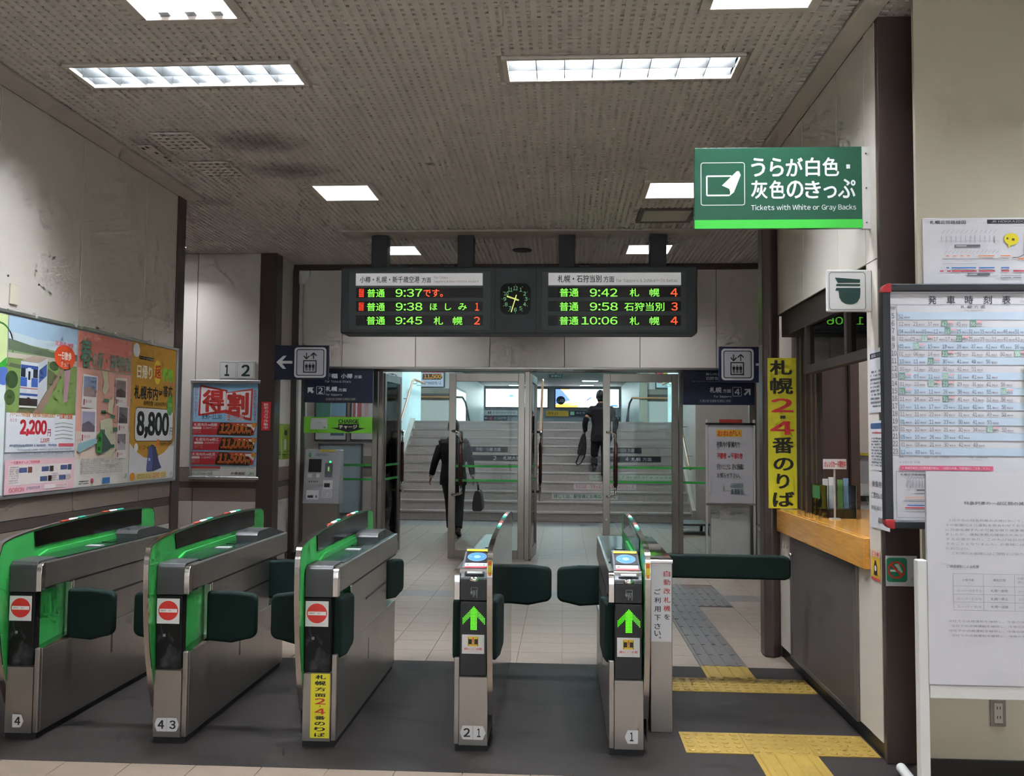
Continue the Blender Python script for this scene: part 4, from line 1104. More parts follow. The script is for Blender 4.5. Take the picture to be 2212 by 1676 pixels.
# railcar
a.poly([(175, 340), (330, 290), (540, 290), (430, 345)], '#b8a494').poly([(410, 345), (540, 295), (545, 560), (410, 700)], '#c9ccd2').poly([(425, 400), (535, 340), (535, 440), (425, 510)], '#4a68a8').poly([(170, 345), (412, 345), (410, 690), (165, 690)], '#d4d8de')
a.rect(172, 372, 408, 400, '#39559c').rect(172, 400, 235, 470, '#232d3a').rect(340, 400, 405, 470, '#2a3440').rect(262, 392, 312, 590, '#dfe2e6').rect(272, 420, 302, 490, '#222c38').rect(168, 472, 258, 545, '#3f62ae').rect(318, 472, 408, 545, '#3f62ae').rect(165, 555, 410, 562, '#b85a5a').rect(165, 600, 410, 618, '#3a5aa4').rect(160, 640, 410, 720, '#33302e').rect(160, 700, 405, 715, '#d0cfc8').ell(285, 660, 34, 30, '#3a2724', 14)
a.ell(800, 260, 165, 105, '#e2532c').text('一日散歩', 690, 215, 900, 285, '#f4efe8', .03).text('きっぷ', 740, 300, 860, 345, '#f0d8c8', .02).text('北海道の旅', 640, 130, 930, 170, '#d86a80', .02)
a.rect(0, 760, 1000, 1070, '#dde0e6').text('フリーエリア内の普通・快速列車の普通車自由席が', 40, 748, 680, 790, '#c07a2c', .03).text('一日乗り放題', 700, 745, 950, 795, '#c9622c', .04)
a.text('2,200', 180, 810, 560, 945, '#c22838', .07).text('円', 570, 885, 620, 945, '#c22838', .03).text('1,100円', 470, 960, 600, 1000, '#c85a62', .04).text('おとな', 50, 805, 140, 830, '#c06a70')
for q in range(5): a.line([(680, 840 + q * 32), (800, 828 + q * 32), (960, 840 + q * 32)], 5, '#8f8f80')
a.dots(40, 1005, 720, 1035, '#7c88a0', 1).rrect(740, 1005, 980, 1032, 10, '#d85a6a').dots(150, 1045, 960, 1062, '#a5acb8', 1).dots(60, 1075, 980, 1100, '#9aa4b4', 1)
a.rect(0, 1130, 1000, 1400, '#e6bcc4').text('一日散歩きっぷご利用特典', 80, 1140, 470, 1165, '#c8525c', .03).rect(50, 1175, 950, 1330, '#e4d9d4')
for i, (x, y) in enumerate(((190, 1195), (500, 1195), (780, 1190), (480, 1275), (760, 1275))): a.rect(x, y, x + 105, y + 40, '#51608f').rect(x + 115, y - 4, x + 175, y + 44, ('#7a4a3c', '#5a4a44', '#3a4a6a', '#4a2a28', '#c8b0a8')[i])
a.dots(60, 1180, 180, 1320, '#b4a8ac', 8).dots(640, 1250, 750, 1320, '#b4a8ac', 4).text('GORON', 60, 1350, 260, 1385, '#d0606e', .02).dots(290, 1350, 480, 1375, '#9a90b0', 2).rrect(540, 1345, 900, 1380, 6, '#eadcd8').dots(700, 1350, 890, 1372, '#d07a88', 2)
a.build(t, 'print')
t, a = poster(5.81, 6.555, 'pink spring travel poster with photo cards and a green train')
a.rect(0, 0, 1000, 1400, '#e0a898').rect(0, 0, 1000, 330, '#dc8478').rect(0, 900, 1000, 1400, '#dcc8b8').rect(0, 1150, 1000, 1400, '#d9d4cc')
rn = random.Random(3)
for q in range(26): a.ell(rn.uniform(30, 970), rn.uniform(20, 330), rn.uniform(12, 45), rn.uniform(10, 34), rn.choice(['#e2968c', '#e6a89c', '#d67468']), 8)
a.poly([(420, 330), (520, 330), (560, 480), (500, 560), (440, 520), (470, 440)], '#cfcba6').poly([(560, 620), (660, 560), (640, 740), (560, 720)], '#d4cfae').poly([(420, 800), (640, 760), (680, 1100), (560, 1180), (440, 960)], '#cdd0b0')
a.text('春', 40, 60, 230, 330, '#5a8a74', .03).text('の新・海峡物語', 240, 160, 980, 310, '#7fa090', .025).line([(240, 318), (980, 330)], 8, '#8fb09c')
def card(x, y, w, h, sky, ground, tilt):
    a.poly([(x, y), (x + w, y + tilt), (x + w - tilt, y + h + tilt), (x - tilt, y + h)], '#e2dcd8')
    a.rect(x + 16, y + 20, x + w - 20, y + h * .68, sky).poly([(x + 16, y + h * .45), (x + w * .5, y + h * .35), (x + w - 20, y + h * .5), (x + w - 20, y + h * .68), (x + 16, y + h * .68)], ground).rect(x + 20, y + h * .76, x + 40, y + h * .94, '#a83a48').text('春の旅', x + 52, y + h * .77, x + w * .62, y + h * .87, '#c8808a')
card(90, 380, 260, 300, '#8894b4', '#a08a86', 12); card(80, 700, 260, 300, '#a8a4bc', '#6c6070', -12); card(680, 380, 230, 270, '#8a7a78', '#5a4c4c', -8); card(750, 640, 210, 260, '#7a7070', '#564a50', 10); card(730, 900, 200, 260, '#8a8088', '#b8b0b4', -8)
for x, y in ((470, 590), (420, 700), (600, 740), (650, 860), (410, 880), (600, 1020)): a.rect(x, y, x + 90, y + 34, '#4f8468')
a.poly([(30, 1010), (330, 960), (380, 1000), (60, 1090), (20, 1070)], '#8fb4bc').poly([(350, 1090), (370, 930), (430, 890), (500, 920), (650, 1040), (560, 1080), (420, 1110)], '#4a5a58').poly([(352, 1090), (375, 935), (430, 895), (460, 940), (450, 1100)], '#3c9038').rect(380, 1040, 420, 1075, '#1f4a24').rect(385, 950, 430, 990, '#243c30')
a.dots(80, 1150, 860, 1290, '#b4aca8', 8, .7).text('春の新・海峡物語', 90, 1140, 500, 1165, '#a89a98').rect(480, 1330, 620, 1385, '#3a78b8').ell(290, 1350, 30, 24, '#d05a68', 10).dots(60, 1340, 230, 1380, '#6c6870', 2).text('JR', 900, 1310, 960, 1350, '#4a8a4c'); a.build(t, 'print')
t, a = poster(6.565, 7.335, 'orange day-return ticket poster with price 8,800 yen', z1=2.178)
a.rect(0, 0, 1000, 1400, '#c8942e').poly([(0, 1010), (120, 1090), (300, 1160), (520, 1180), (760, 1120), (1000, 990), (1000, 1400), (0, 1400)], '#d8d6d8')
a.ell(90, 80, 70, 70, '#dfe2e8').rect(150, 130, 470, 165, '#2c2a22').text('スーパーとかち往復', 160, 136, 460, 160, '#d8d0b8').text('日帰り', 110, 220, 440, 360, '#f0e6d2', .03).ell(560, 270, 80, 130, '#e8d030').text('超', 490, 190, 640, 340, '#d84a2a', .04).text('得割', 670, 210, 930, 360, '#8ed040', .05).text('きっぷ', 830, 350, 970, 400, '#e0808a', .03)
a.text('札幌市内', 60, 430, 580, 570, '#2a2418', .035).text('⇔', 590, 440, 690, 520, '#3a3020').text('帯広', 700, 400, 930, 530, '#2a2418', .035).text('通常往復 14,040円が', 260, 580, 790, 630, '#5a4420', .01)
a.rrect(90, 650, 960, 1000, 60, '#d9dade').frame(90, 650, 960, 1000, 9, '#6a5030', 60).text('8,800', 130, 690, 860, 970, '#16161a', .06).text('円', 880, 850, 950, 930, '#2a3a6a').ell(870, 610, 75, 110, '#5aa848').text('往復', 825, 580, 915, 640, '#d8e05a')
a.ell(130, 1060, 40, 45, '#e6e6ea').text('3/16~6/29', 190, 1030, 520, 1085, '#5c4620', .01).rect(580, 980, 640, 1050, '#e87a2a').text('4/16~6/29の平日', 660, 990, 960, 1050, '#5c4620', .01)
a.poly([(360, 1290), (400, 1060), (470, 1030), (560, 1060), (640, 1210), (700, 1280), (520, 1310), (380, 1310)], '#3b4468').poly([(360, 1290), (400, 1066), (470, 1040), (500, 1180), (480, 1300)], '#55619a').rect(400, 1170, 440, 1200, '#c0c6da')
a.ell(70, 1350, 55, 42, '#e89a2a').rect(140, 1320, 820, 1385, '#e3cf86').dots(160, 1330, 480, 1378, '#a88a4a', 3).dots(500, 1328, 660, 1378, '#d06a4a', 3).dots(680, 1332, 810, 1378, '#b09450', 3).text('JR', 900, 1330, 965, 1370, '#4a9a4c'); a.build(t, 'print')
t = thing('switch_plate', (XL, 5.1, 2.24), 'small blank cream wall plate above the railcar poster', 'wall plate')
bx('plate', XL, XL + .01, 5.066, 5.145, 2.238, 2.358, mat('cream_plate', '#cfc6b2', .4), t, .003)
for y, z in ((5.05, 2.40), (5.36, 2.40), (5.06, 2.20), (5.34, 2.19)): ob('screw', MB().tube([(XL, y, z), (XL + .004, y, z)], .007, DGREY, 8), t)

# framed sale poster and platform number plate on the recess wall
t = thing('sale_poster', (-3.73, 9.76, .99), 'silver-framed red and blue fare sale poster under the 1 2 plate', 'poster frame')
bx('sheet', -4.105, -3.36, 9.755, 9.77, 1.0, 2.07, PAPER, t)
for a_ in ((-4.125, -3.335, 2.045, 2.085), (-4.125, -3.335, .985, 1.02)): bx('frame_bar', a_[0], a_[1], 9.735, 9.77, a_[2], a_[3], ALU, t, .008)
for a_ in ((-4.12, -4.095), (-3.365, -3.34)): bx('frame_bar', *a_, 9.742, 9.77, 1.0, 2.07, ALU, t, .006)
a = front_art((95, 385, 845, 1510), -4.095, -3.365, 9.755, 2.045, 1.02)
a.rect(95, 385, 845, 1510, '#8fbfdc').rect(95, 1390, 845, 1510, '#dcdcd6')
a.poly([(170, 400), (490, 465), (490, 490), (785, 445), (775, 835), (720, 825), (460, 740), (155, 780)], '#c23a34').poly([(185, 425), (470, 480), (478, 700), (180, 755)], '#e0dede').poly([(478, 500), (765, 468), (757, 800), (700, 790), (690, 770), (480, 700)], '#e0dede')
a.text('得', 200, 460, 455, 735, '#c23a34', .045).text('割', 490, 490, 740, 770, '#c23a34', .045).text('きっぷ', 480, 755, 690, 835, '#e8e4e2', .06).text('きっぷ', 484, 760, 686, 830, '#c23a34', .015)
a.vtext('GWお得なご利用OK!!', 112, 410, 146, 800, '#b8505a', .01).vtext('新幹線もご利用で大得!!', 790, 460, 832, 840, '#b8505a', .01).text('9.30-11.30', 200, 762, 430, 815, '#3a4a6a', .02)
for k, (yy, dx, price, place, was) in enumerate(((850, 0, '12,000', '函館', '17,180'), (1030, 24, '11,000', '帯広', '14,040'), (1208, -10, '11,500', '北見', '17,880'))):
    a.poly([(84 + dx, yy), (840, yy + 12), (800, yy + 160), (78 + dx, yy + 160)], '#b83038').poly([(560 + dx, yy + 24), (832, yy + 26), (806, yy + 110), (770 + dx, yy + 60)], '#e2dfdc')
    a.poly([(420 + dx, yy + 8), (520 + dx, yy + 6), (560 + dx, yy + 45), (760 + dx, yy + 60), (795 + dx, yy + 120), (770 + dx, yy + 168), (560 + dx, yy + 165), (380 + dx, yy + 160), (380 + dx, yy + 120)], '#3a1f16')
    a.text(price, 400 + dx, yy + 18, 715 + dx, yy + 155, '#d89030', .06, 20).text(price, 402 + dx, yy + 20, 713 + dx, yy + 153, '#b83424', .015, 20).text('円', 722 + dx, yy + 95, 775 + dx, yy + 150, '#d89030', .03)
    a.text('札幌市内⇔' + place, 112 + dx, yy + 15, 380 + dx, yy + 55, '#e6d6d4', .02).rrect(95 + dx, yy + 62, 200 + dx, yy + 88, 10, '#e6d6d4').text(was + '円>>>', 214 + dx, yy + 62, 378 + dx, yy + 88, '#e2c8c4', .02).ell(806, yy + 38, 26, 30, '#d8902a', 14).dots(95 + dx, yy + 96, 200 + dx, yy + 140, '#d08a8a', 3)
a.rect(84, 1388, 430, 1415, '#c04a48').dots(440, 1395, 835, 1412, '#a8a8a4', 1).dots(95, 1440, 340, 1490, '#8a9a88', 3).text('JR桑園駅', 545, 1455, 720, 1490, '#33332e', .02).text('JR', 748, 1455, 820, 1492, '#4aa04a', .02)
a.build(t, 'print')
t = thing('platform_plate', (-3.61, 9.76, 2.1), 'white plate with platform numbers 1 and 2', 'sign')
bx('plate', -3.81, -3.405, 9.752, 9.77, 2.098, 2.294, WHITE, t, .003)
a = front_art((405, 103, 832, 325), -3.81, -3.405, 9.752, 2.294, 2.098)
a.frame(413, 113, 606, 316, 3, '#55605c', 18).frame(622, 113, 818, 318, 3, '#55605c', 18).text('1', 470, 148, 526, 290, '#16302a', .04).text('2', 670, 146, 772, 292, '#16302a', .035); a.build(t)
t = thing('camera_notice', (-3.265, 9.735, 1.53), 'narrow red security camera notice on the brown pillar', 'sign')
bx('plate', -3.316, -3.214, 9.736, 9.74, 1.529, 1.845, mat('notice_red', '#d8343a', .4), t)
a = front_art((0, 0, 100, 320), -3.316, -3.214, 9.736, 1.845, 1.529); a.vtext('防犯カメラ作動中', 26, 14, 74, 306, '#f0e4e2', .02); a.build(t)
for (y0, y1, lab, sd) in ((9.83, 10.08, 'lime green small poster, the one nearer the brown pillar', 1), (10.11, 10.37, 'lime green small poster, the one nearer the glass front', 2)):
    t = thing('leaflet_poster', (-3.2, (y0 + y1) / 2, 1.21), lab, 'poster', 'lime green posters on the side wall')
    bx('sheet', -3.2, -3.196, y0, y1, 1.21, 1.606, mat('lime_paper', '#8fae34', .5), t)
    a = Art((0, 0, 100, 150), (-3.196, y0, 1.606), (0, y1 - y0, 0), (0, 0, -.396), (1, 0, 0))
    if sd == 1: a.rrect(16, 40, 66, 112, 20, '#c3cbbc')
    else: a.rrect(26, 26, 72, 48, 8, '#3c4a1c').rrect(22, 64, 60, 112, 16, '#c3cbbc')
    a.text('マナー', 20, 6, 80, 20, '#cfd8a0').dots(12, 116, 92, 136, '#4a5a1c', 2, .9, sd); a.build(t, 'print')

# ------------------------------------------------------------------ charging machine by the glass front
t = thing('charging_machine', (-2.76, 10.3, 0), 'grey card charging machine standing in front of the glass', 'vending machine')
CM = mat('machine_silver', '#a3a6aa', .4, .3)
ob('cabinet', MB().prism([(10.22, 0), (10.22, .70), (10.33, .72), (10.385, 0)], 'x', -2.965, -2.575, mat('machine_steel', '#8b857f', .35, .7)), t, .004)
ob('head', MB().prism([(10.18, .70), (10.27, 1.315), (10.39, 1.315), (10.39, .70)], 'x', -2.972, -2.552, CM), t, .008)
bx('yellow_label', -2.80, -2.62, 10.262, 10.272, 1.295, 1.318, mat('yellow_label', '#c9b53a', .5), t)
a = Art((365, 855, 655, 1200), (-2.965, 10.2685, 1.31), (.40, 0, 0), (0, -.085, -.59), (0, -.99, .14))
a.ell(402, 888, 12, 15, '#54a05c').dots(450, 878, 560, 896, '#6a6f76', 2).rect(396, 915, 504, 1002, '#191517').rect(536, 940, 600, 1035, '#5f6266').rect(554, 960, 580, 1000, '#7d8a78').rect(562, 966, 572, 994, ('E', '#8ac86a', .5)).ell(578, 933, 9, 7, ('E', '#30e080', 1.5))
a.rect(392, 1012, 430, 1038, '#c9cbce').rect(465, 1012, 495, 1038, '#c9cbce')
for q in range(5): a.rect(405 + q * 17, 1060, 413 + q * 17, 1070, '#3c3f44', up=False)
a.rrect(390, 1122, 494, 1184, 4, '#cdced0').rect(402, 1156, 450, 1172, '#26242a').rect(470, 1155, 480, 1172, '#33353a').rrect(526, 1055, 606, 1116, 4, '#cdced0').rect(536, 1075, 584, 1102, '#2b292c').rrect(520, 1122, 606, 1172, 4, '#c3c5c8').dots(526, 1126, 600, 1168, '#9a9ca2', 4); a.build(t, 'panel_print')

# onegai notice stand in front of the glass on the other side
t = thing('notice_stand', (1.92, 10.5, 0), 'white standing notice board with red heading beside the brown column', 'notice stand')
bx('board', 1.657, 2.183, 10.50, 10.52, .736, 1.649, PAPER, t, .003)
for x in (1.642, 2.183): bx('upright', x, x + .022, 10.49, 10.53, 0, 1.70, WHITE, t, .003)
bx('top_bar', 1.642, 2.205, 10.49, 10.53, 1.635, 1.66, BLACK, t); bx('bottom_bar', 1.642, 2.205, 10.488, 10.53, .715, .737, STEEL, t)
bx('pedestal', 1.706, 2.148, 10.54, 10.60, 0.02, .715, mat('pale_board', '#c9cdc9', .5), t); bx('foot_plate', 1.64, 2.205, 10.40, 10.66, 0, .02, STEEL, t)
bx('red_tab', 1.80, 2.06, 10.505, 10.515, 1.66, 1.70, mat('tab_red', '#b23a30', .5), t)
a = front_art((250, 345, 700, 1090), 1.657, 2.183, 10.50, 1.649, .736)
a.rect(342, 400, 592, 466, '#e6b83a').text('おねがい', 352, 406, 574, 460, '#d8442e', .03)
a.text('列車内や駅構内で', 342, 512, 570, 568, '#1c1c24', .02).text('不審者', 344, 616, 440, 674, '#d8383e', .03).text('や', 455, 645, 474, 668, '#1c1c24', .02).text('不審な物', 486, 616, 594, 674, '#d8383e', .03)
a.text('を見かけたときは、直ちに駅係員に', 344, 720, 608, 776, '#1c1c24', .01).text('お知らせ下さい。', 348, 806, 570, 852, '#1c1c24', .01).text('北海道旅客鉄道(株)', 480, 896, 604, 948, '#2f6a68').text('桑園駅長', 480, 956, 604, 1006, '#2f6a68', .01); a.build(t)
t = thing('round_bin', (2.38, 10.2, 0), 'round steel bin half behind the brown column', 'bin')
ob('drum', MB().lathe((2.38, 10.2, 0), [(.20, 0), (.20, .46)], STEEL, 24), t, smooth=True)
ob('rim', MB().lathe((2.38, 10.2, .46), [(.20, 0), (.225, .03), (.225, .06), (.19, .05)], CHROME, 24), t, smooth=True)

# ------------------------------------------------------------------ things behind the glass
def wall_poster(name, x0, x1, z0, z1, y, cols, label, frame=DGREY):
    t = thing(name, ((x0 + x1) / 2, y, z0), label, 'poster frame')
    bx('frame', x0, x1, y - .03, y, z0, z1, frame, t, .004)
    a = front_art((0, 0, 100, 140), x0 + .02, x1 - .02, y - .03, z1 - .02, z0 + .02)
    for c in cols: a.rect(*c)
    a.build(t, 'print'); return t
wall_poster('framed_poster', -4.448, -3.864, 1.388, 2.083, 15.95, [(0, 0, 100, 140, '#cfd0d2'), (0, 0, 48, 76, '#5f9488'), (50, 0, 100, 50, '#8fb8d0'), (50, 50, 100, 80, '#c88a8a'), (50, 100, 95, 125, '#6a7a90')], 'dark-framed poster with green and blue halves behind the charge banner')
wall_poster('framed_poster', -3.801, -3.25, 1.395, 2.083, 15.95, [(0, 0, 100, 140, '#c9c6c8'), (5, 0, 35, 80, '#c8767a'), (14, 0, 20, 80, '#e6e8ee'), (45, 0, 60, 80, '#c8a8a8')], 'pale poster frame with pink stripes behind the platform 2 sign')
t = thing('display_stand', (-3.88, 15.6, 0), 'blank blue-grey panel on a metal frame behind the charging machine', 'notice stand')
bx('panel', -4.25, -3.52, 15.6, 15.63, .14, 1.32, mat('panel_bluegrey', '#a3b1ba', .5), t)
for x in (-4.282, -3.52): bx('upright', x, x + .03, 15.58, 15.64, 0, 1.344, mat('frame_grey', '#6e6e70', .4, .5), t)
bx('top_bar', -4.282, -3.49, 15.58, 15.64, 1.32, 1.345, mat('frame_grey', '#6e6e70', .4, .5), t); bx('bottom_bar', -4.282, -3.49, 15.58, 15.64, .10, .14, mat('frame_grey', '#6e6e70', .4, .5), t)
t = thing('poster_case', (-3.9, 26.45, 2.93), 'red poster with a 500 yen price on the wall at the top of the stairs', 'poster')
bx('frame', -4.35, -3.515, 26.45, 26.5, 2.93, 4.0, DGREY, t)
a = front_art((0, 0, 100, 140), -4.32, -3.54, 26.45, 3.98, 2.95)
a.rect(0, 0, 100, 140, '#c9bccc').rect(0, 30, 100, 84, '#c4383c').text('1500円', 10, 40, 90, 60, '#e6c8c4').poly([(20, 88), (90, 88), (96, 104), (88, 112), (18, 112)], '#4a2a18').text('11,500', 24, 90, 92, 110, '#e08a2c', .05).dots(10, 120, 90, 132, '#6a6070', 2); a.build(t, 'print')
t = thing('poster_case', (3.1, 26.45, 2.93), 'pale poster with red blocks on the wall at the top of the stairs, right', 'poster')
bx('frame', 2.69, 3.5, 26.45, 26.5, 2.92, 4.0, DGREY, t)
a = front_art((0, 0, 100, 140), 2.72, 3.47, 26.45, 3.98, 2.95); a.rect(0, 0, 100, 140, '#c3d0d2').rect(0, 70, 26, 98, '#c83c40').rect(4, 112, 22, 122, '#c83c40').ell(34, 88, 9, 9, '#e0b82c', 12); a.build(t, 'print')
# lit advertising cases
def lightbox(x0, x1, z0, z1, y, label, draw):
    t = thing('lightbox', ((x0 + x1) / 2, y, z0), label, 'lightbox', 'lit advertising boxes on the far wall')
    bx('case', x0, x1, y - .12, y, z0, z1, DGREY, t)
    a = front_art((0, 0, 340, 100), x0 + .06, x1 - .06, y - .12, z1 - .06, z0 + .06); draw(a); a.build(t, 'backlit_film')
LB = ('E', '#f2fbff', 2.2)
def d1(a):
    a.rect(0, 0, 340, 100, LB).rect(110, 78, 160, 90, ('E', '#bfe8a0', 1.6)).rect(190, 78, 270, 90, ('E', '#a8e088', 1.6)).ell(142, 38, 14, 8, ('E', '#7fb4e8', 1.2), 12).ell(258, 42, 16, 6, ('E', '#4f8ae0', 1.2), 12)
def d2(a):
    a.rect(0, 0, 340, 100, LB).poly([(0, 0), (30, 0), (80, 62), (0, 84)], ('E', '#6d8fe8', 1.4)).poly([(26, 0), (80, 0), (36, 10)], ('E', '#ffc878', 1.6)).poly([(0, 84), (160, 70), (0, 100)], ('E', '#ffc060', 1.6)).rect(0, 88, 120, 100, ('E', '#ffb050', 1.5)).ell(28, 62, 24, 24, '#14161e').text('1,420', 10, 56, 46, 74, '#dfe4ea').poly([(165, 60), (190, 42), (195, 46), (172, 64)], ('E', '#5f78d8', 1.2)).ring(318, 18, 9, 11, ('E', '#b0b8e8', 1.5)).rect(300, 86, 336, 96, ('E', '#5f98e8', 1.2))
lightbox(-4.36, -.82, 3.08, 4.2, 49.98, 'bright white lightbox with small blue figures at the end of the passage', d1)
lightbox(-.48, 3.12, 3.08, 4.2, 49.98, 'bright lightbox with blue and orange corner at the end of the passage', d2)
def fsign(name, x0, x1, z0, z1, bg, items, label):
    t = thing(name, ((x0 + x1) / 2, 49.9, z0), label, 'sign', 'direction signs under the lightboxes')
    bx('panel', x0, x1, 49.9, 49.98, z0, z1, paint(bg), t)
    a = front_art((0, 0, 100, 20), x0, x1, 49.9, z1, z0)
    for it in items: a.text(*it) if isinstance(it[0], str) else a.rect(*it)
    a.build(t)
fsign('passage_sign', -4.43, -2.55, 2.675, 2.95, '#b4b6b8', [('札幌中央卸売市場', 28, 5, 94, 15, '#5a5c60'), (14, 6, 18, 15, '#2a2a2c'), (20, 4, 23, 15, '#2a2a2c')], 'pale grey market direction sign under the white lightbox')
fsign('passage_sign', -4.43, -3.1, 2.38, 2.64, '#232a3c', [('←', 5, 5, 22, 15, '#e2e4e8'), (24, 5, 38, 16, '#a83848'), ('ツインクルプラザ', 44, 4, 96, 15, '#d8dce2')], 'dark blue plaza sign with a left arrow under the white lightbox')
fsign('passage_sign', -.93, .30, 2.64, 2.94, '#d8a83a', [('改札口', 6, 3, 52, 15, '#3a3220'), ('Ticket gate', 58, 9, 92, 13, '#7a6430')], 'yellow ticket gate sign under the orange-cornered lightbox')
fsign('passage_sign', .34, 1.9, 2.66, 2.95, '#20263a', [(3, 3, 18, 17, '#9ad0a8'), ('みどりの窓口', 24, 4, 90, 12, '#d8dce2')], 'dark blue ticket window sign right of the yellow one')
fsign('passage_sign', 2.2, 3.15, 2.42, 2.62, '#1b1d24', [(12, 3, 40, 17, '#a8d8a0'), ('↗', 55, 3, 90, 17, '#e2e4e8')], 'black sign with an upward arrow low at the passage end')
t = thing('exit_sign', (-.3, 36, 3.85), 'small dark green emergency exit sign on the passage ceiling', 'sign')
bx('panel', -.571, -.051, 36, 36.05, 3.856, 4.0, mat('exit_dark', '#33423e', .4), t); bx('hanger', -.33, -.29, 36.01, 36.04, 4.0, 4.3, DGREY, t)
a = front_art((0, 0, 100, 25), -.571, -.051, 36, 4.0, 3.856); a.text('非常口', 12, 5, 92, 20, '#a9b4b0', .01); a.build(t)
# lit windows and cases on the passage side walls
for i, (y0, y1) in enumerate(((28.5, 30.5), (31.5, 34.5), (35.5, 40))):
    t = thing('side_lightbox', (-4.38, (y0 + y1) / 2, 2.6), ['lit case on the passage wall, nearest the landing on the left', 'lit case on the passage wall, middle one on the left', 'lit case on the passage wall, farthest on the left'][i], 'lightbox', 'lit cases on the passage side walls')
    bx('case', -4.39, -4.34, y0, y1, 2.0, 3.5 if i else 3.75, LGREY, t); bx('film', -4.345, -4.335, y0 + .1, y1 - .1, 2.1, 3.4 if i else 3.65, paint(('E', '#c8f4f4', 1.5)), t)
for i, (y0, y1) in enumerate(((28, 30.5), (31.2, 33.5))):
    t = thing('side_lightbox', (3.18, (y0 + y1) / 2, 2.6), ['lit case on the passage wall, nearest the landing on the right', 'lit case on the passage wall, farther one on the right'][i], 'lightbox', 'lit cases on the passage side walls')
    bx('case', 3.14, 3.19, y0, y1, 2.0, 3.9, LGREY, t); bx('film', 3.135, 3.145, y0 + .1, y1 - .1, 2.1, 3.8, paint(('E', '#a8e0ff', 1.5)), t)
t = thing('side_lightbox', (-3.15, 17.2, 2.2), 'small lit white sign box on the stair wall beside the open door', 'lightbox')
bx('case', -3.2, -3.10, 16.25, 16.62, 2.10, 2.62, DGREY, t); bx('film', -3.10, -3.095, 16.27, 16.60, 2.13, 2.59, paint(('E', '#eef8ff', 2.2)), t)
# riser advertisements
def riser(k, x0, x1, bg, items, label, mir=False):
    y = 15.957 + (k - 1) * .284; z1 = k * .164 - .03; z0 = z1 - .11
    t = thing('riser_sign', ((x0 + x1) / 2, y, z0), label, 'sign', 'stickers on the stair risers')
    bx('strip', x0, x1, y - .003, y, z0, z1, paint(bg), t)
    a = front_art((0, 0, 100, 12), x0, x1, y - .003, z1, z0)
    for it in items: a.text(*it)
    a.build(t)
riser(8, -1.9, -1.1, '#22242e', [('手稲・小樽 方面', 20, 2, 82, 10, '#b8bcc4')], 'dark riser strip reading Otaru direction on the left of the stairs')
riser(7, -1.85, -.75, '#1a1c26', [('2', 44, 2, 50, 10, '#c8ccd4'), ('札幌方面', 62, 2, 92, 10, '#c8ccd4')], 'dark riser strip reading 2 Sapporo on the left of the stairs')
riser(8, .9, 1.55, '#22242e', [('石狩当別 方面', 12, 2, 78, 10, '#b8bcc4')], 'dark riser strip reading Ishikari direction on the right of the stairs')
riser(7, .8, 1.9, '#1a1c26', [('4', 38, 2, 43, 10, '#c8ccd4'), ('札幌 方面', 48, 2, 84, 10, '#c8ccd4')], 'dark riser strip reading 4 Sapporo on the right of the stairs')
riser(5, .5, 2.1, '#aebcae', [('S e l f  O p  f a r e l a r e  z o n e', 4, 3, 96, 9, '#4a7a64')], 'pale green lettered strip on the fifth riser')
riser(4, .2, 1.35, '#c4bfc0', [('たとえば、「Sきっぷ」札幌往復で1,400円おトク!', 4, 2, 97, 10, '#b84a52', .02)], 'white strip with red lettering on the fourth riser')
riser(3, -.2, 1.0, '#bcc4be', [('詳しくは、駅係員にお尋ね下さい。', 3, 2, 96, 10, '#3f6e62', .02)], 'white strip with green lettering on the third riser')
t = thing('trolley', (2.0, 14.3, 0), 'low flat trolley with black castors behind the glass', 'trolley')
bx('deck', 1.75, 2.25, 14.0, 14.7, .14, .17, mat('trolley_grey', '#45403d', .5), t, .004)
for x, y in ((1.79, 14.05), (2.21, 14.05), (1.79, 14.65), (2.21, 14.65)): ob('castor', MB().tube([(x - .02, y, .07), (x + .02, y, .07)], .07, BLACK, 14), t)
for x in (1.80, 2.20): ob('caster_stem', MB().tube([(x, 14.05, .10), (x, 14.05, .15)], .015, DGREY, 8), t)
# ------------------------------------------------------------------ ticket counter
t = thing('ticket_counter', (1.55, 5.4, 0), 'ticket counter base of beige panel with a grey steel door', 'counter')
bx('front_panel', 1.487, 1.56, 4.482, 6.30, .08, .95, WALL, t)
bx('plinth', 1.50, 1.57, 4.33, 6.32, 0, .08, BLACK, t)
PG = mat('counter_door_grey', '#5d5653', .38, .35, var=.08, scale=3)
d = bx('door', 1.474, 1.487, 4.68, 5.955, .085, .832, PG, t, .003)
for a_ in ((4.66, 4.70, .075, .845), (5.94, 5.975, .075, .845)): bx('door_frame', 1.470, 1.487, *a_, mat('counter_frame', '#6f6a66', .35, .6), d, .002)
for a_ in ((4.70, 5.94, .82, .845), (4.70, 5.94, .075, .098)): bx('door_frame', 1.470, 1.487, *a_, mat('counter_frame', '#6f6a66', .35, .6), d, .002)
ob('knob', MB().ball((1.458, 5.90, .74), (.014, .014, .014), CHROME), d, smooth=True)
t = thing('worktop', (1.8, 5.4, .85), 'glossy honey-coloured wooden worktop of the ticket counter', 'worktop')
bx('fascia', 1.455, 1.487, 4.48, 6.26, .853, 1.003, WOOD, t, .004)
bx('slab', 1.487, 2.15, 4.48, 6.30, .955, 1.003, WOOD, t, .003)
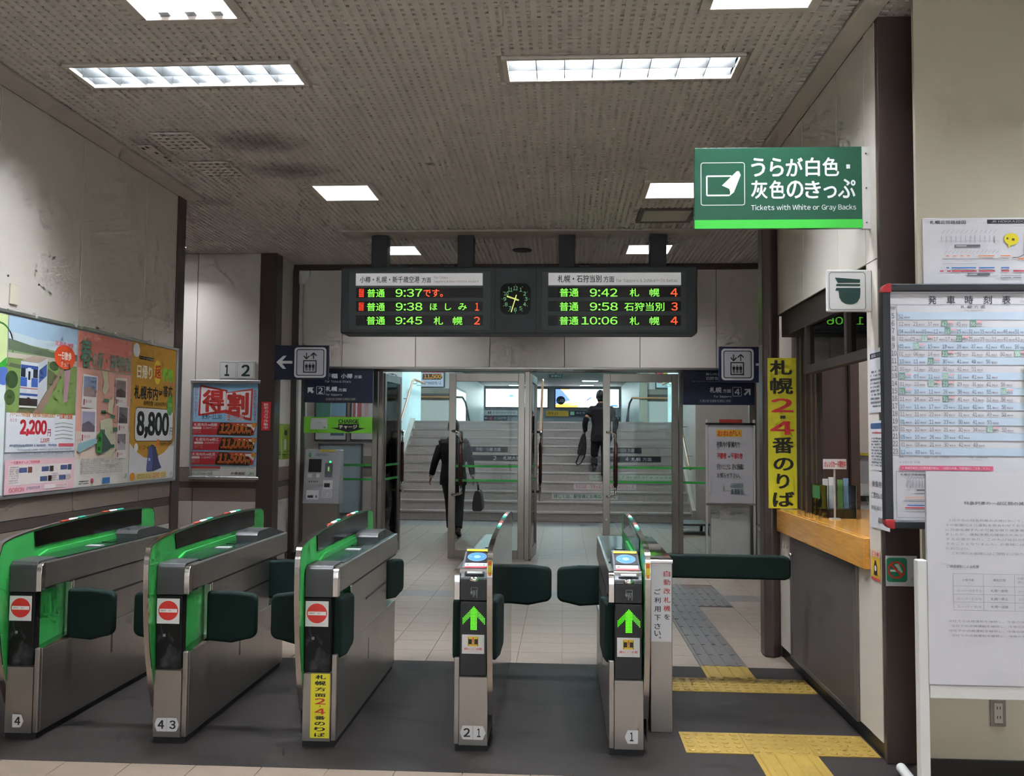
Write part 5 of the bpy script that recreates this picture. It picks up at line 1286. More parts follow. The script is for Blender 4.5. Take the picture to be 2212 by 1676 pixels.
# window frame over the counter
w3 = thing('window_3', (1.55, 5.1, 1.0), kind='structure')
DB = mat('dark_brown_frame', '#2e2522', .6, var=.06)
bx('frame_head', 1.505, 1.62, 4.48, 6.28, 2.18, 2.34, DB, w3); bx('frame_rail', 1.505, 1.56, 4.48, 5.72, 1.885, 1.935, DB, w3)
for y in (4.48, 4.86, 5.66): bx('mullion', 1.505, 1.56, y, y + .045, 1.935, 2.18, DB, w3)
for y0, y1 in ((4.525, 4.86), (4.905, 5.66)): bx('pane', 1.53, 1.536, y0, y1, 1.935, 2.18, GLASSD, w3)
bx('jamb', 1.605, 1.617, 5.72, 6.28, 1.004, 2.18, DB, w3)
for y in (5.76, 5.86, 6.0, 6.12): bx('jamb_rib', 1.592, 1.605, y, y + .035, 1.004, 2.18, BROWN, w3)
bx('jamb', 1.505, 1.60, 4.48, 4.50, 1.004, 1.885, WHITE, w3)
# office behind the window
OF = mat('office_wall', '#c9bfb4', .5, var=.03)
wo = wall('wall_office_end', (1.8, 6.36, 0))
bx('brown_panel', 1.60, 2.03, 6.30, 6.40, 0, ZC, mat('office_brown_door', '#6b5a58', .5, var=.04), wo)
for x in (1.70, 1.735, 1.955): bx('door_moulding', x, x + .012, 6.288, 6.30, 1.0, 2.3, DB, wo)
bx('wall_office_back', 2.03, 4.6, 7.2, 7.3, 0, ZC, OF, **S)
bx('wall_office_inner', 1.62, 2.03, 6.40, 7.3, 0, ZC, OF, **S)
bx('wall_office_side', 4.5, 4.7, 4.29, 7.3, 0, ZC, OF, **S)
bx('wall_office_front', 1.66, 4.6, 4.33, 4.40, 0, ZC, OF, **S)
bx('floor_office', 1.58, 4.6, 4.40, 7.2, 0, .004, mat('office_floor', '#6f6a66', .6), **S)
t = thing('office_light', (3.0, 5.8, ZC), 'office ceiling light hidden behind the counter window', 'ceiling light')
bx('diffuser', 2.4, 3.6, 5.6, 6.0, ZC - .03, ZC - .012, mat('office_lamp', '#ffffff', .5, emit=14.0, ecol='#f4f8ff'), t)
t = thing('office_shelf', (2.25, 7.0, 0), 'pale office cabinet with yellow edged shelf behind the counter', 'cabinet')
bx('body', 2.1, 2.8, 6.9, 7.19, 0.004, 1.15, WHITE, t); bx('shelf_edge', 2.1, 2.8, 6.88, 6.9, 1.36, 1.38, mat('yellow_label', '#c9b53a', .5), t); bx('upper_box', 2.1, 2.8, 6.9, 7.19, 1.15, 1.36, LGREY, t)
bx('dark_band', 2.1, 2.8, 6.885, 6.9, 1.02, 1.06, BLACK, t)
t = thing('fare_chart', (1.56, 5.3, 1.95), 'dim fare chart behind the counter glass', 'poster')
bx('sheet', 1.572, 1.58, 4.95, 5.6, 1.95, 2.17, mat('chart_dim', '#b0ab96', .5), t)
a = Art((0, 0, 100, 40), (1.5715, 5.6, 2.17), (0, -.65, 0), (0, 0, -.22), (-1, 0, 0))
for i, c in enumerate(('#8a9ab0', '#b0b08a', '#a8a8a8', '#8a96a8', '#b0a868', '#9a9a94', '#8f9aa8', '#b4b09a')): a.rect(4 + (i % 4) * 24, 3 + (i // 4) * 19, 25 + (i % 4) * 24, 18 + (i // 4) * 19, c, up=False)
a.build(t, 'print')
# things on the counter
t = thing('display_case', (1.68, 5.73, 1.003), 'clear acrylic box with leaflets on the wooden counter', 'display case')
bx('tray', 1.60, 1.76, 5.58, 5.88, 1.003, 1.055, BLACK, t)
for a_ in ((1.592, 1.597, 5.572, 5.888), (1.765, 1.770, 5.572, 5.888)): bx('acrylic_wall', *a_, 1.003, 1.20, ACRYL, t)
for a_ in ((1.592, 1.770, 5.567, 5.572), (1.592, 1.770, 5.888, 5.893)): bx('acrylic_wall', *a_, 1.003, 1.20, ACRYL, t)
for i, (x, c, z) in enumerate(((1.61, '#c9cccb', 1.235), (1.645, '#d6d8da', 1.245), (1.70, '#6fa05a', 1.23), (1.735, '#7fa8c8', 1.24))):
    bx('leaflet', x, x + .03, 5.70, 5.712, 1.055, z, paint(c), t)
bx('green_label', 1.590, 1.5915, 5.70, 5.87, 1.11, 1.19, mat('label_green', '#3a7a4a', .5), t)
t = thing('card_sign', (1.62, 5.5, 1.003), 'small red and white card sale sign on the counter', 'sign')
bx('stem', 1.618, 1.628, 5.505, 5.51, 1.003, 1.31, LGREY, t); bx('foot', 1.595, 1.65, 5.48, 5.53, 1.003, 1.01, LGREY, t)
bx('card', 1.556, 1.692, 5.50, 5.505, 1.302, 1.362, PAPER, t)
a = front_art((0, 0, 100, 45), 1.556, 1.692, 5.50, 1.362, 1.302); a.text('オレンジカード発売中', 4, 8, 96, 38, '#c83a3c', .03); a.build(t)
t = thing('document_stand', (1.62, 4.68, 1.003), 'white leaning document stand with clipped papers on the counter end', 'stand')
ob('back_plate', MB().prism([(1.60, 1.003), (1.61, 1.003), (1.70, 1.26), (1.69, 1.26)], 'y', 4.60, 4.83, WHITE), t)
ob('leaning_plate', MB().prism([(4.60, 1.004), (4.62, 1.004), (4.78, 1.20), (4.765, 1.20)], 'x', 1.56, 1.75, ACRYL), t)
t = thing('hanging_papers', (1.66, 4.86, 1.3), 'curled white paper sheets hanging from a clip in the window', 'papers')
rings = []
for i in range(9):
    z = 1.62 - i * .045; dx = .002 * i * i * .35
    rings.append([(1.64 + dx, 4.74, z), (1.64 + dx, 4.84, z), (1.643 + dx, 4.84, z), (1.643 + dx, 4.74, z)])
ob('sheet', MB().loft(rings, PAPER), t); bx('clip', 1.632, 1.65, 4.77, 4.81, 1.61, 1.66, CHROME, t)
ob('string', MB().tube([(1.641, 4.79, 1.66), (1.64, 4.79, 1.884)], .004, LGREY, 6), t)
# yellow banner on the column
t = thing('platform_banner', (1.495, 6.25, 1.01), 'yellow vertical banner with platform numbers 2 and 4 on the brown column', 'banner')
bx('sheet', 1.400, 1.592, 6.25, 6.256, 1.008, 2.035, mat('banner_yellow', '#dcd42c', .4, var=.03), t)
a = front_art((205, 110, 435, 1298), 1.400, 1.592, 6.25, 2.035, 1.008)
for ch, y0, y1, x0, x1 in (('札', 128, 246, 222, 404), ('幌', 268, 396, 224, 410), ('2', 432, 542, 230, 412), ('4', 612, 720, 222, 418), ('番', 738, 866, 238, 412), ('の', 900, 1002, 246, 410), ('り', 1026, 1142, 270, 374), ('ば', 1166, 1286, 238, 414)):
    a.text(ch, x0, y0, x1, y1, '#d6383a' if ch in '24' else '#201d14', .03, up=False)
a.rect(304, 568, 346, 592, '#3a3a44'); a.build(t)
# papers on the wall strip
for (z0, z1, lab, kind) in ((1.608, 1.913, 'white notice sheet with a dark heading, topmost on the wall strip beside the timetable', 0), (1.335, 1.57, 'white notice sheet with a blue heading on the wall strip beside the timetable', 1), (1.062, 1.33, 'white notice sheet with large lettering, lowest on the wall strip beside the timetable', 2)):
    t = thing('notice_sheet', (1.484, 4.32, z0), lab, 'notice', 'notice sheets on the wall strip')
    bx('sheet', 1.4815, 1.4835, 4.20, 4.445, z0, z1, PAPER, t)
    a = Art((0, 0, 100, 120), (1.4815, 4.445, z1), (0, -.245, 0), (0, 0, z0 - z1), (-1, 0, 0))
    if kind == 0: a.rect(6, 8, 94, 18, '#2b2b30').text('お知らせ', 14, 10, 70, 16, '#d0d0d4')
    elif kind == 1: a.rrect(4, 6, 96, 20, 5, '#3c5a86').dots(10, 26, 80, 34, '#b05a50', 1)
    if kind < 2: a.dots(8, 40, 92, 112, '#6a6a72', 10, .75, kind)
    else: a.text('乗車券は', 8, 20, 80, 34, '#3a3a42').text('ご案内いたし', 4, 44, 80, 58, '#3a3a42').text('お客様に', 2, 72, 60, 82, '#6a6a72').text('桑園駅', 40, 96, 70, 108, '#3a3a42')
    a.build(t)
t = thing('bell_poster', (1.484, 4.35, .82), 'small yellow poster with a dark lantern shape below the wooden counter', 'poster')
bx('sheet', 1.4822, 1.4835, 4.335, 4.455, .815, .955, mat('poster_yellow', '#cda638', .5), t)
a = Art((0, 0, 100, 120), (1.4822, 4.455, .955), (0, -.12, 0), (0, 0, -.14), (-1, 0, 0)); a.rect(0, 0, 100, 26, '#d8b8a8').text('ご注意', 8, 5, 92, 22, '#c8464a', .02).poly([(30, 100), (34, 60), (44, 40), (56, 40), (66, 60), (70, 100)], '#26262c').rect(0, 110, 100, 120, '#c8464a').ell(50, 72, 10, 12, '#d8d8d8'); a.build(t, 'print')
t = thing('no_smoking_sticker', (1.56, 4.285, .81), 'green and white no smoking sticker on the brown pillar', 'sticker')
bx('sheet', 1.492, 1.632, 4.286, 4.289, .806, .945, PAPER, t)
a = front_art((130, 1025, 450, 1348), 1.492, 1.632, 4.286, .945, .806)
a.rrect(134, 1046, 348, 1304, 34, '#2a8664').rect(172, 1172, 262, 1196, '#e2e6e2').poly([(215, 1120), (260, 1110), (304, 1200), (280, 1206), (240, 1150)], '#b8d4c8').ring(236, 1176, 74, 92, '#cf3a2c').line([(175, 1115), (298, 1238)], 22, '#cf3a2c').text('No smoking', 392, 1126, 446, 1146, '#5a9a8a').text('禁煙', 384, 1256, 446, 1284, '#6a8ac0').text('ご協力', 384, 1292, 446, 1316, '#5aa08a'); a.build(t)

# ------------------------------------------------------------------ timetable board
YT = 4.02
t = thing('timetable_board', (1.95, YT, 1.1), 'black-framed departure timetable board with red corners', 'notice board')
x0, x1, z0, z1 = 1.396, 2.52, 1.095, 2.165
FR = mat('timetable_frame', '#222428', .45, var=.05); RC = mat('red_corner', '#a8262c', .35)
bx('panel', x0 + .02, x1 - .02, YT + .006, YT + .03, z0 + .02, z1 - .02, PAPER, t)
bx('frame_bar', x0 + .03, x1 - .03, YT - .012, YT + .03, z1 - .034, z1, FR, t, .006); bx('frame_bar', x0 + .03, x1 - .03, YT - .012, YT + .03, z0, z0 + .034, FR, t, .006)
bx('frame_bar', x0, x0 + .037, YT - .012, YT + .03, z0 + .03, z1 - .03, FR, t, .006); bx('frame_bar', x1 - .037, x1, YT - .012, YT + .03, z0 + .03, z1 - .03, FR, t, .006)
for x, z, sx, sz in ((x0, z1, 1, -1), (x0, z0, 1, 1), (x1, z1, -1, -1), (x1, z0, -1, 1)):
    pts = [(x + sx * .04, z)] + [(x + sx * (.032 - .032 * math.sin(math.radians(a_))), z + sz * (.032 - .032 * math.cos(math.radians(a_)))) for a_ in range(0, 91, 15)] + [(x, z + sz * .04), (x + sx * .04, z + sz * .04)]
    ob('corner_cap', MB().prism(pts, 'y', YT - .015, YT + .032, RC), t, .003)
for x in (1.7, 2.3): bx('wall_mount', x, x + .06, YT + .03, 4.10, 1.5, 1.6, BLACK, t)
# print: photo-measured layout
def tx(px): return x0 + (px - 1903) / 1943.5 * YT * 1.0
TA = (1922, 628, 2212, 1124)
a = front_art(TA, 1.4345, 1.4345 + (2212 - 1922) / 1943.5 * YT * 1.012, YT + .0055, 2.131, 1.13)
INK = '#4c4850'
a.frame(1920, 632, 2330, 984, 1, '#8a8a98').line([(1920, 656), (2330, 656)], 1, '#8a8a98').line([(1936, 656), (1938, 984)], 1, '#8a8a98')
for ch, x in zip('発車時刻表', (2001, 2039, 2076, 2114, 2152)): a.text(ch, x, 637, x + 17, 655, '#34303a', .01, up=False)
a.text('Departure', 2189, 647, 2235, 654, '#8a8a90').text('札 幌 方 面', 2067, 658, 2117, 665, '#5a5560').text('for Sapporo', 2075, 667, 2112, 671, '#7a7680').text('時刻', 1922, 660, 1933, 668, INK)
ROWS = [(5, '52'), (6, '12 23 37 *42 45 *56'), (7, '04 04 05 12 *16 25 32 35 42 46 51 56'), (8, '02 05 *13 17 17 *23 25 29 33 40 43 49'), (9, '02 *05 15 19 28 37 42 45 56'), (10, '01 06 14 *23 30 31 41 50 *55'),
        (11, '10 11 *21 30 41 49 56'), (12, '10 13 26 30 41 51'), (13, '*00 03 11 *23 31 41 52'), (14, '01 10 *11 *23 29 31 41 56'), (15, '*01 10 11 26 36 41 55 *56'), (16, '11 24 25 *31 41 43 52 56'),
        (17, '10 11 17 25 31 41 51 56'), (18, '11 11 23 30 31 41 49 53'), (19, '01 10 11 23 30 41 55'), (20, '01 10 10 21 30 34 *41 50'), (21, '05 10 26 39 43'), (22, '01 08 21 30 42 49'), (23, '12 49 51')]
for r, (h, mins) in enumerate(ROWS):
    y = 673 + r * 16.35
    if r % 2 == 0: a.rect(1938, y, 2330, y + 16.35, '#b4c4d4')
a.z += .0004
for r, (h, mins) in enumerate(ROWS):
    y = 673 + r * 16.35
    hs = str(h); a.text(hs, 1925 if h < 10 else 1923.5, y + 2.5, 1930.5 if h < 10 else 1934, y + 13.5, '#3f3b44', .005, up=False)
    ms = mins.split(); step = 29.4 if len(ms) <= 9 else 23.6
    for i, mtx in enumerate(ms):
        x = 1939 + i * step
        if mtx.startswith('*'):
            a.rect(x, y + .8, x + 11.5, y + 15, '#8fada0' if (r + i) % 2 else '#6a8c7e', up=False); a.rect(x + 13, y + 3, x + 24, y + 7, '#d8a8ae', up=False)
    a.z += .0002
    for i, mtx in enumerate(ms):
        x = 1939 + i * step
        a.text(mtx.strip('*'), x + .5, y + 5, x + 9.5, y + 13.6, '#d4e0da' if mtx.startswith('*') else '#56525c', up=False)
        a.rect(x + 12, y + 9.4, x + 14.5, y + 12.8, '#85808c', up=False); a.rect(x + 15.5, y + 9.8, x + 18, y + 13, '#8f8a94', up=False); a.rect(x + 19, y + 9.6, x + 23.5, y + 13, '#a39ea6', up=False)
    a.z -= .0002
a.text('区間いしかりライナー(札幌~江別)', 1936, 985, 2014, 990, '#8a8690').text('区間快速いしかりライナー(手稲~江別間快速)', 2018, 985, 2116, 990, '#8a8690').text('※6月1日 日曜', 1936, 996, 1978, 1001, '#8a8690')
a.rect(1937, 1006, 2126, 1016, '#cf5a78').text('※快速列車及び区間快速列車は、一部駅の停車、列車種別にご注意ください', 1942, 1008, 2120, 1014, '#e6c8d0')
a.frame(1929, 1018, 2120, 1118, .8, '#77757e').text('札幌近郊路線図', 1938, 1023, 1987, 1028, '#3c3a40', .01)
for i in range(9): a.line([(1950 + i * 6, 1036), (1956 + i * 6, 1030)], 1, '#8a8890'); a.rect(1951 + i * 6, 1037, 1952.5 + i * 6, 1054, '#9a98a0', up=False)
a.rect(1970, 1057, 1999, 1060, '#6a6870').rect(1946, 1073, 1999, 1076, '#e0b0a0').rect(1946, 1079, 1999, 1080, '#8a8890').rect(1950, 1090, 1999, 1092.5, '#4a78b8').rect(1946, 1095, 1999, 1097.5, '#c8404e')
a.build(t, 'print')
bx('yellow_card', 2.0, 2.14, YT - .014, YT - .011, 1.455, 1.83, mat('card_yellow', '#d4cf2e', .45), t)
a = front_art((0, 0, 60, 190), 2.0, 2.14, YT - .014, 1.83, 1.455); a.vtext('ご利用ください', 20, 12, 34, 170, '#5a5620'); a.build(t)
# route map on the wall above
t = thing('route_map', (1.95, 4.09, 2.2), 'white railway route map on the wall above the timetable', 'map')
mx0, mx1, mz0, mz1 = 1.608, 2.35, 2.175, 2.474
bx('sheet', mx0, mx1, 4.09, 4.098, mz0, mz1, PAPER, t, .002)
a = front_art((490, 70, 2290, 800), mx0 + .003, mx1, 4.09, mz1, mz0)
a.text('札幌近郊路線図', 556, 96, 940, 138, '#3a383e', .012).rect(1165, 90, 2000, 136, '#2c2a30').text('JR HOKKAIDO Railway Line', 1210, 98, 1900, 130, '#b8b8bc')
for i in range(12): a.line([(680 + i * 50, 240), (715 + i * 50, 200)], 5, '#a8a6ae'); a.rect(672 + i * 51, 268, 684 + i * 51, 340, '#b0aeb6', up=False)
for i in range(14): a.line([(705 + i * 42, 460), (740 + i * 42, 425)], 5, '#a8a6ae')
a.rect(812, 366, 1084, 394, '#5c5f66').rect(825, 374, 940, 388, '#a8abb0').rect(945, 680, 1180, 706, '#5c5f66').rect(958, 686, 1050, 700, '#a8abb0').rect(640, 326, 1290, 330, '#a8a6ae')
for x, x1_ in ((720, 750), (790, 830), (870, 900), (940, 970), (1060, 1230), (1295, 1400)): a.rect(x, 486, x1_, 496, '#e07a3c', up=False)
a.rect(680, 522, 1380, 528, '#6a686e').rect(680, 574, 1040, 578, '#9a989e')
for x, x1_ in ((720, 750), (775, 1035), (1065, 1230), (1300, 1385)): a.rect(x, 614, x1_, 628, '#3a70b4', up=False)
for x, x1_ in ((650, 690), (725, 765), (775, 1040), (1065, 1235), (1300, 1385), (1425, 1600), (1640, 2250)): a.rect(x, 650, x1_, 664, '#b8344a', up=False)
a.line([(1420, 512), (1480, 510), (1545, 480), (1550, 330), (1570, 270), (1640, 246), (2250, 246)], 9, '#6a686e').line([(1480, 524), (1580, 520), (1584, 300), (1620, 284), (2250, 284)], 12, '#e07a3c')
a.ell(1414, 308, 76, 66, '#d8c62a').poly([(1375, 350), (1382, 408), (1420, 360)], '#d8c62a').rect(1360, 290, 1382, 312, '#5a5220').rect(1418, 300, 1446, 326, '#5a5220').dots(1290, 700, 1520, 740, '#8a8890', 2); a.build(t, 'print')
# white stand with the notice sheet
YS = 3.8
t = thing('notice_stand', (1.8, YS, 0), 'white steel stand holding a large printed notice sheet in front of the timetable', 'notice stand')
for x in (1.447, 2.13): bx('upright', x, x + .043, YS, YS + .04, .05, .99, WHITE, t, .006)
bx('cross_bar', 1.49, 2.13, YS, YS + .035, .434, .487, WHITE, t, .004)
bx('back_board', 1.49, 2.13, YS + .004, YS + .02, .487, 1.34, LGREY, t)
bx('sheet', 1.488, 2.135, YS - .003, YS + .003, .492, 1.352, PAPER, t)
for x, yf in ((1.468, 4.175), (2.15, 4.06)): ob('foot_tube', MB().tube([(x + .036, yf, .03), (x + .033, yf - .015, .03), (x, YS, .03), (x, YS - .45, .03)], [.012, .022, .022, .022], WHITE, 12), t, smooth=True)
a = front_art((580, 85, 1635, 2430), 1.488, 1.488 + 1055 / 5.0776 / 1943.5 * YS * 1.01, YS - .003, 1.352, .492)
GI = '#8e8a92'
a.text('特急列車の一部区間の減速運転について', 965, 415, 1960, 452, '#67636b', .012)
for i, (s_, xx) in enumerate((('1月からの特急列車の点検において、車両部品の亀裂が', 805), ('その影響により運転を見合わせております。今後の安全', 770), ('に万全を期すため可能な限り減速運転を行うこととし', 770), ('ましたが、運転本数の確保のため引き続き点検を実施', 770), ('する必要があり、このたび当分の間減速運転に変更', 770), ('することとなりました。お客様にはご迷惑をおかけし', 770), ('申し訳ございません。', 770), ('ご利用のお客様にはご理解とご協力をお願いいたします', 830))):
    a.text(s_, xx, 612 + i * 52, 1640 + 330 if i != 6 else 1010, 640 + i * 52, GI)
a.text('ご減速運転による影響', 775, 1118, 1105, 1148, '#7c7880', .008)
for y in (1215, 1350, 1440, 1525, 1615): a.line([(838, y), (2100, y)], 4, '#9a98a2')
for x in (838, 1145, 1460, 1800): a.line([(x, 1215), (x, 1615)], 4, '#9a98a2')
a.text('対象列車', 930, 1270, 1050, 1296, '#77737c').text('運転区間', 1240, 1266, 1370, 1294, '#77737c').text('到着時分の', 1490, 1245, 1640, 1270, GI).text('遅れ見込み', 1490, 1285, 1640, 1310, GI)
for y, l, r in ((1385, 'スーパーおおぞら', '札幌~釧路'), (1475, 'スーパーとかち', '札幌~帯広'), (1560, 'スーパー北斗', '札幌~函館')): a.text(l, 870, y, 1120, y + 28, GI).text(r, 1215, y - 4, 1390, y + 26, '#77737c').text('10~20分', 1495, y, 1620, y + 26, GI)
for i in range(4): a.text('当社での点検運転を継続し、今後の状況により運転区間を', 780 + (i % 2) * 30, 1720 + i * 52, 1960, 1746 + i * 52, GI)
a.text('北海道旅客鉄道株式会社', 1560, 2060, 2000, 2096, '#77737c'); a.build(t, 'print')
# wall outlet
t = thing('wall_outlet', (1.893, 4.098, .24), 'steel double wall outlet low on the wall under the notice', 'outlet')
bx('plate', 1.860, 1.926, 4.092, 4.10, .24, .355, mat('outlet_steel', '#7d766f', .4, .5), t, .003); bx('insert', 1.875, 1.911, 4.089, 4.092, .255, .34, mat('outlet_cream', '#a59d92', .5), t, .002)
for z in (.275, .315):
    for x in (1.886, 1.898): bx('slot', x, x + .003, 4.0875, 4.089, z, z + .012, BLACK, t)

# ------------------------------------------------------------------ people
SKIN = mat('skin', '#a8745c', .55, var=.05); HAIR = mat('black_hair', '#0c0a0a', .5, var=.2, scale=60, stretch=(1, 1, .1))
SUIT = mat('dark_suit', '#0d0e14', .85, var=.15, scale=30); SUIT2 = mat('black_coat', '#090a10', .85, var=.15, scale=30); TROU = mat('charcoal_trousers', '#1e2023', .85, var=.12, scale=30)
SHOE = mat('brown_shoes', '#2b1612', .35); SHOE2 = mat('black_shoes', '#0c0c0d', .35); SHIRT = mat('white_shirt', '#b9b9bd', .7); BAGM = mat('black_bag', '#0d0d0f', .45, bump=.2, bscale=80)
def remesh(o, vox, smooth=4):
    md = o.modifiers.new('join', 'REMESH'); md.mode = 'VOXEL'; md.voxel_size = vox; md.use_smooth_shade = True
    sm_ = o.modifiers.new('soften', 'SMOOTH'); sm_.factor = .5; sm_.iterations = smooth
def limb(mb, pts, r, m, n=10):
    """smooth limb through joints"""
    P = [Vector(p) for p in pts]; out = []; rr = []
    for i in range(len(P) - 1):
        k = 4
        for j in range(k):
            t_ = j / k
            p0, p1, p2, p3 = P[max(i - 1, 0)], P[i], P[i + 1], P[min(i + 2, len(P) - 1)]
            out.append(.5 * ((2 * p1) + (p2 - p0) * t_ + (2 * p0 - 5 * p1 + 4 * p2 - p3) * t_ * t_ + (-p0 + 3 * p1 - 3 * p2 + p3) * t_ ** 3))
            a_, b_ = r[i], r[i + 1]
            a_ = a_ if isinstance(a_, tuple) else (a_, a_); b_ = b_ if isinstance(b_, tuple) else (b_, b_)
            rr.append((a_[0] + (b_[0] - a_[0]) * t_, a_[1] + (b_[1] - a_[1]) * t_))
    out.append(P[-1]); rr.append(r[-1] if isinstance(r[-1], tuple) else (r[-1], r[-1]))
    mb.tube(out, rr, m, n)
def ring(c, rx, ry, n=16): return [(c[0] + rx * math.cos(2 * math.pi * k / n), c[1] + ry * math.sin(2 * math.pi * k / n), c[2]) for k in range(n)]
def hand(mb, w, d, s, m):
    """relaxed hand at wrist w hanging along d; s = side of the thumb"""
    w = Vector(w); d = Vector(d).normalized(); f = Vector((0, 1, 0))
    mb.tube([w - d * .02, w + d * .03, w + d * .09], [(.018, .026), (.016, .040), (.014, .040)], m, 10)
    for i, (ln, off) in enumerate(((.065, .030), (.075, .011), (.070, -.009), (.055, -.028))):
        b_ = w + d * .085 + f * off
        mb.tube([b_, b_ + d * ln * .5 + Vector((-.006 * s, 0, 0)), b_ + d * ln + Vector((-.024 * s, 0, 0))], [.0095, .009, .0075], m, 8)
    b_ = w + d * .03 + f * .036
    mb.tube([b_, b_ + d * .03 + f * .022, b_ + d * .06 + f * .024 + Vector((-.012 * s, 0, 0))], [.011, .0105, .008], m, 8)
def person(base, label, J, coat, shoes, cuff=True):
    """J: joints relative to base. person seen from behind, facing +y"""
    t = thing('person', base, label, 'person')
    B = Vector(base); g = lambda k: B + Vector(J[k])
    body = MB()
    hd = g('head')
    body.ball(hd, (.077, .098, .118), SKIN, 16, 12); body.ball(hd + Vector((0, .03, -.07)), (.058, .072, .06), SKIN, 14, 8)
    body.ball(hd + Vector((0, .105, -.015)), (.014, .022, .024), SKIN, 8, 6)
    for s in (-1, 1): body.ball(hd + Vector((.08 * s, -.005, -.015)), (.012, .02, .032), SKIN, 8, 6); body.ball(hd + Vector((.03 * s, .088, .005)), (.014, .012, .010), SKIN, 8, 6)
    body.ball(hd + Vector((0, .094, -.062)), (.026, .012, .010), SKIN, 8, 6)
    limb(body, [g('neck') + Vector((0, -.01, -.05)), g('neck') + Vector((0, 0, .04)), hd + Vector((0, -.005, -.06))], [.062, .056, .054], SKIN)
    ch, pv = g('chest'), g('pelvis')
    body.loft([ring(pv + Vector((0, 0, -.06)), .13, .09), ring(pv + Vector((0, 0, .06)), .14, .095), ring((pv + ch) / 2, .13, .085), ring(ch, .16, .10), ring(g('neck') + Vector((0, 0, -.06)), .12, .07), ring(g('neck') + Vector((0, 0, 0)), .055, .05)], SKIN)
    for s, n_ in ((-1, 'L'), (1, 'R')):
        sh, el, wr = g('sho' + n_), g('elb' + n_), g('wri' + n_)
        limb(body, [sh, el, wr], [.048, .038, .024], SKIN); hand(body, wr, wr - el, s, SKIN)
        limb(body, [g('hip' + n_), g('kne' + n_), g('ank' + n_)], [.075, .05, .036], SKIN)
        limb(body, [g('ank' + n_), g('ank' + n_) + Vector((0, .02, -.04)), g('toe' + n_)], [.034, .034, .026], SKIN)
    o = ob('body', body, t); remesh(o, .007, 2)
    # jacket
    jk = MB(); nk = g('neck')
    jk.loft([ring(pv + Vector((0, -.01, -.17)), .205, .135), ring(pv + Vector((0, -.01, -.04)), .20, .135), ring((pv * .6 + ch * .4), .178, .125), ring(ch + Vector((0, -.01, -.02)), .205, .135), ring(ch + Vector((0, -.01, .10)), .215, .125), ring(nk + Vector((0, -.01, -.055)), .17, .095), ring(nk + Vector((0, -.005, -.012)), .09, .075), ring(nk + Vector((0, 0, .03)), .066, .064)], coat)
    for n_ in 'LR':
        sh, el, wr = g('sho' + n_), g('elb' + n_), g('wri' + n_)
        limb(jk, [sh + (nk - sh) * .25 + Vector((0, 0, -.03)), sh, el, wr + (el - wr) * .08], [.075, .074, .057, .045], coat, 12)
    o = ob('jacket', jk, t); remesh(o, .010, 5)
    tr = MB()
    tr.loft([ring(pv + Vector((0, 0, -.12)), .165, .115), ring(pv + Vector((0, 0, -.02)), .168, .115), ring(pv + Vector((0, 0, .08)), .155, .105)], TROU)
    for n_ in 'LR':
        hp, kn, an = g('hip' + n_), g('kne' + n_), g('ank' + n_)
        limb(tr, [hp + Vector((0, 0, .02)), hp + (kn - hp) * .3, kn, an + (kn - an) * .04 + Vector((0, 0, .0))], [.106, .102, .074, .064], TROU if coat is SUIT else coat, 12)
    o = ob('trousers', tr, t); remesh(o, .010, 4)
    for n_ in 'LR':
        sh_ = MB(); an, to = g('ank' + n_), g('toe' + n_)
        hl = an + (an - to) * .22; hl.z = an.z + (an.z - to.z) * .05 - .06
        limb(sh_, [an + Vector((0, 0, .02)), an + Vector((0, 0, -.045)) , (an + to) / 2 + Vector((0, 0, -.035)), to], [.044, (.046, .04), (.046, .034), (.036, .022)], shoes, 12)
        sh_.ball(an + (an - to).normalized() * .028 + Vector((0, 0, -.05)), (.04, .045, .035), shoes, 10, 6)
        o = ob('shoe', sh_, t); remesh(o, .008, 2)
    hr = MB(); hr.ball(hd + Vector((0, -.018, .022)), (.088, .102, .112), HAIR, 18, 12); hr.ball(hd + Vector((0, -.05, -.05)), (.072, .058, .06), HAIR, 14, 8)
    o = ob('hair', hr, t); remesh(o, .007, 2)
    if cuff:
        for n_ in 'LR':
            el, wr = g('elb' + n_), g('wri' + n_); d = (wr - el).normalized()
            ob('shirt_cuff', MB().tube([wr - d * .03, wr + d * .012], .037, SHIRT, 12), t, smooth=True)
        ob('shirt_collar', MB().lathe(tuple(nk + Vector((0, 0, .015))), [(.062, 0), (.060, .035)], SHIRT, 16), t, smooth=True)
    return t
base = (-1.63, 13.4, 0)
J1 = dict(head=(-.005, .03, 1.615), neck=(0, .0, 1.47), chest=(0, 0, 1.28), pelvis=(0, -.01, .93), shoL=(-.175, 0, 1.365), shoR=(.175, 0, 1.37), elbL=(-.265, -.03, 1.13), elbR=(.245, .0, 1.14), wriL=(-.335, .03, .89), wriR=(.285, .05, .90),
          hipL=(-.085, -.01, .88), hipR=(.085, -.01, .88), kneL=(-.07, .16, .50), kneR=(.09, .0, .49), ankL=(-.055, .20, .09), ankR=(.095, -.16, .12), toeL=(-.06, .36, .03), toeR=(.10, -.02, .025))
person(base, 'man in a dark suit walking away behind the glass door with a black bag', J1, SUIT, SHOE)
t = thing('briefcase', (-1.26, 13.46, .38), 'soft black briefcase in the hand of the walking man', 'bag')
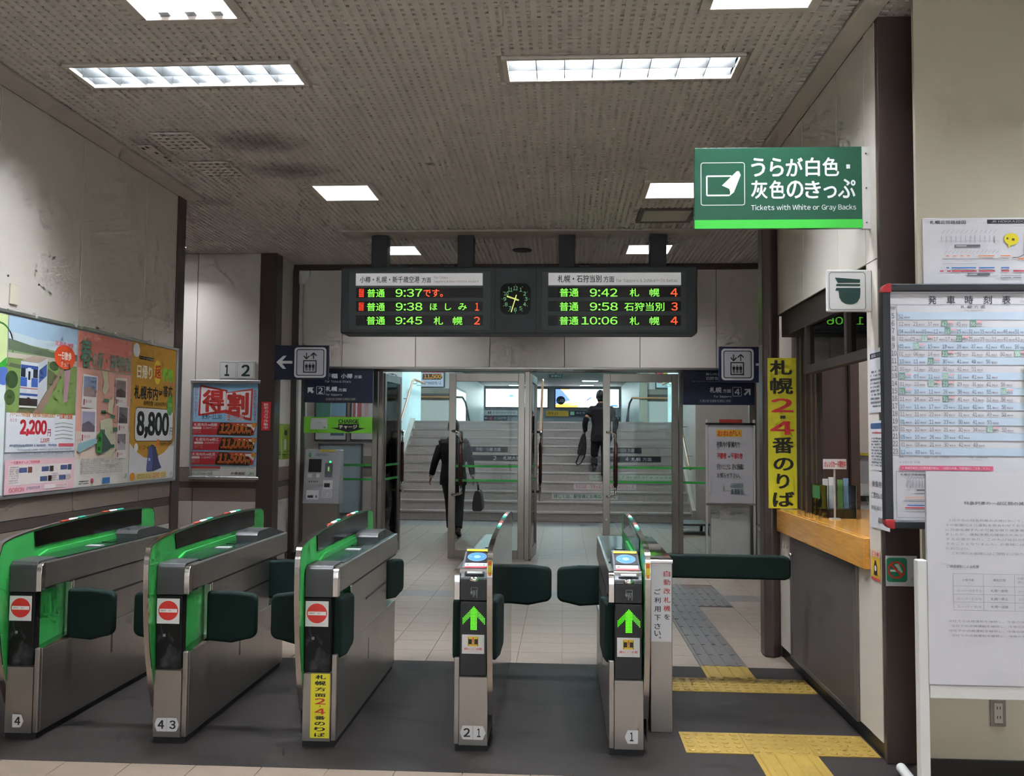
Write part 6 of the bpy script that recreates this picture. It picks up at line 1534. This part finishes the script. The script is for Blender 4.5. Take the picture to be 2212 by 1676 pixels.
bm_ = MB(); bm_.loft([[(-1.26 + dx * w, 13.46 + dy, z) for dx, dy in ((-.06, -.17), (.06, -.17), (.06, .17), (-.06, .17))] for z, w in ((.38, .9), (.40, 1.25), (.50, 1.2), (.62, .9), (.68, .5))], BAGM); ob('bag_body', bm_, t, .02, seg=3)
ob('bag_handle', MB().tube([(-1.26, 13.38, .67), (-1.268, 13.41, .76), (-1.275, 13.46, .79), (-1.268, 13.51, .76), (-1.26, 13.54, .67)], .011, BAGM, 8), t, smooth=True)
base = (.72, 17.05, .656)
J2 = dict(head=(-.01, .10, 1.60), neck=(-.01, .06, 1.45), chest=(0, .03, 1.26), pelvis=(0, -.01, .92), shoL=(-.185, .05, 1.345), shoR=(.185, .05, 1.345), elbL=(-.30, .0, 1.13), elbR=(.265, -.02, 1.12), wriL=(-.30, .12, .93), wriR=(.25, .12, .93),
          hipL=(-.085, -.01, .87), hipR=(.085, -.01, .87), kneL=(-.12, .16, .55), kneR=(.07, .02, .48), ankL=(-.13, .02, .29), ankR=(.06, -.09, .10), toeL=(-.15, .17, .20), toeR=(.05, .06, .025))
person(base, 'man in a black coat climbing the stairs with a black shoulder bag', J2, SUIT2, SHOE2, cuff=False)
t = thing('shoulder_bag', (.36, 17.15, 1.10), 'black bag with a hanging strap held by the man on the stairs', 'bag')
bm_ = MB(); bm_.loft([[(.385 + dx * w + (1.5 - z) * -.1, 17.17 + dy, z) for dx, dy in ((-.075, -.10), (.075, -.10), (.075, .10), (-.075, .10))] for z, w in ((1.14, .75), (1.17, 1.1), (1.32, 1.05), (1.48, .7), (1.56, .3))], BAGM); ob('bag_body', bm_, t, .02, seg=3)
ob('bag_strap', MB().tube([(.36, 17.08, 1.36), (.30, 17.06, 1.14), (.25, 17.06, 1.01), (.27, 17.06, .96), (.33, 17.07, .99), (.40, 17.08, 1.10), (.43, 17.10, 1.28)], .013, BAGM, 8), t, smooth=True)
ob('bag_handle', MB().tube([(.37, 17.12, 1.54), (.39, 17.14, 1.60), (.41, 17.17, 1.56)], .010, BAGM, 8), t, smooth=True)
bpy.data.objects.remove(_to); bpy.data.curves.remove(_tc)
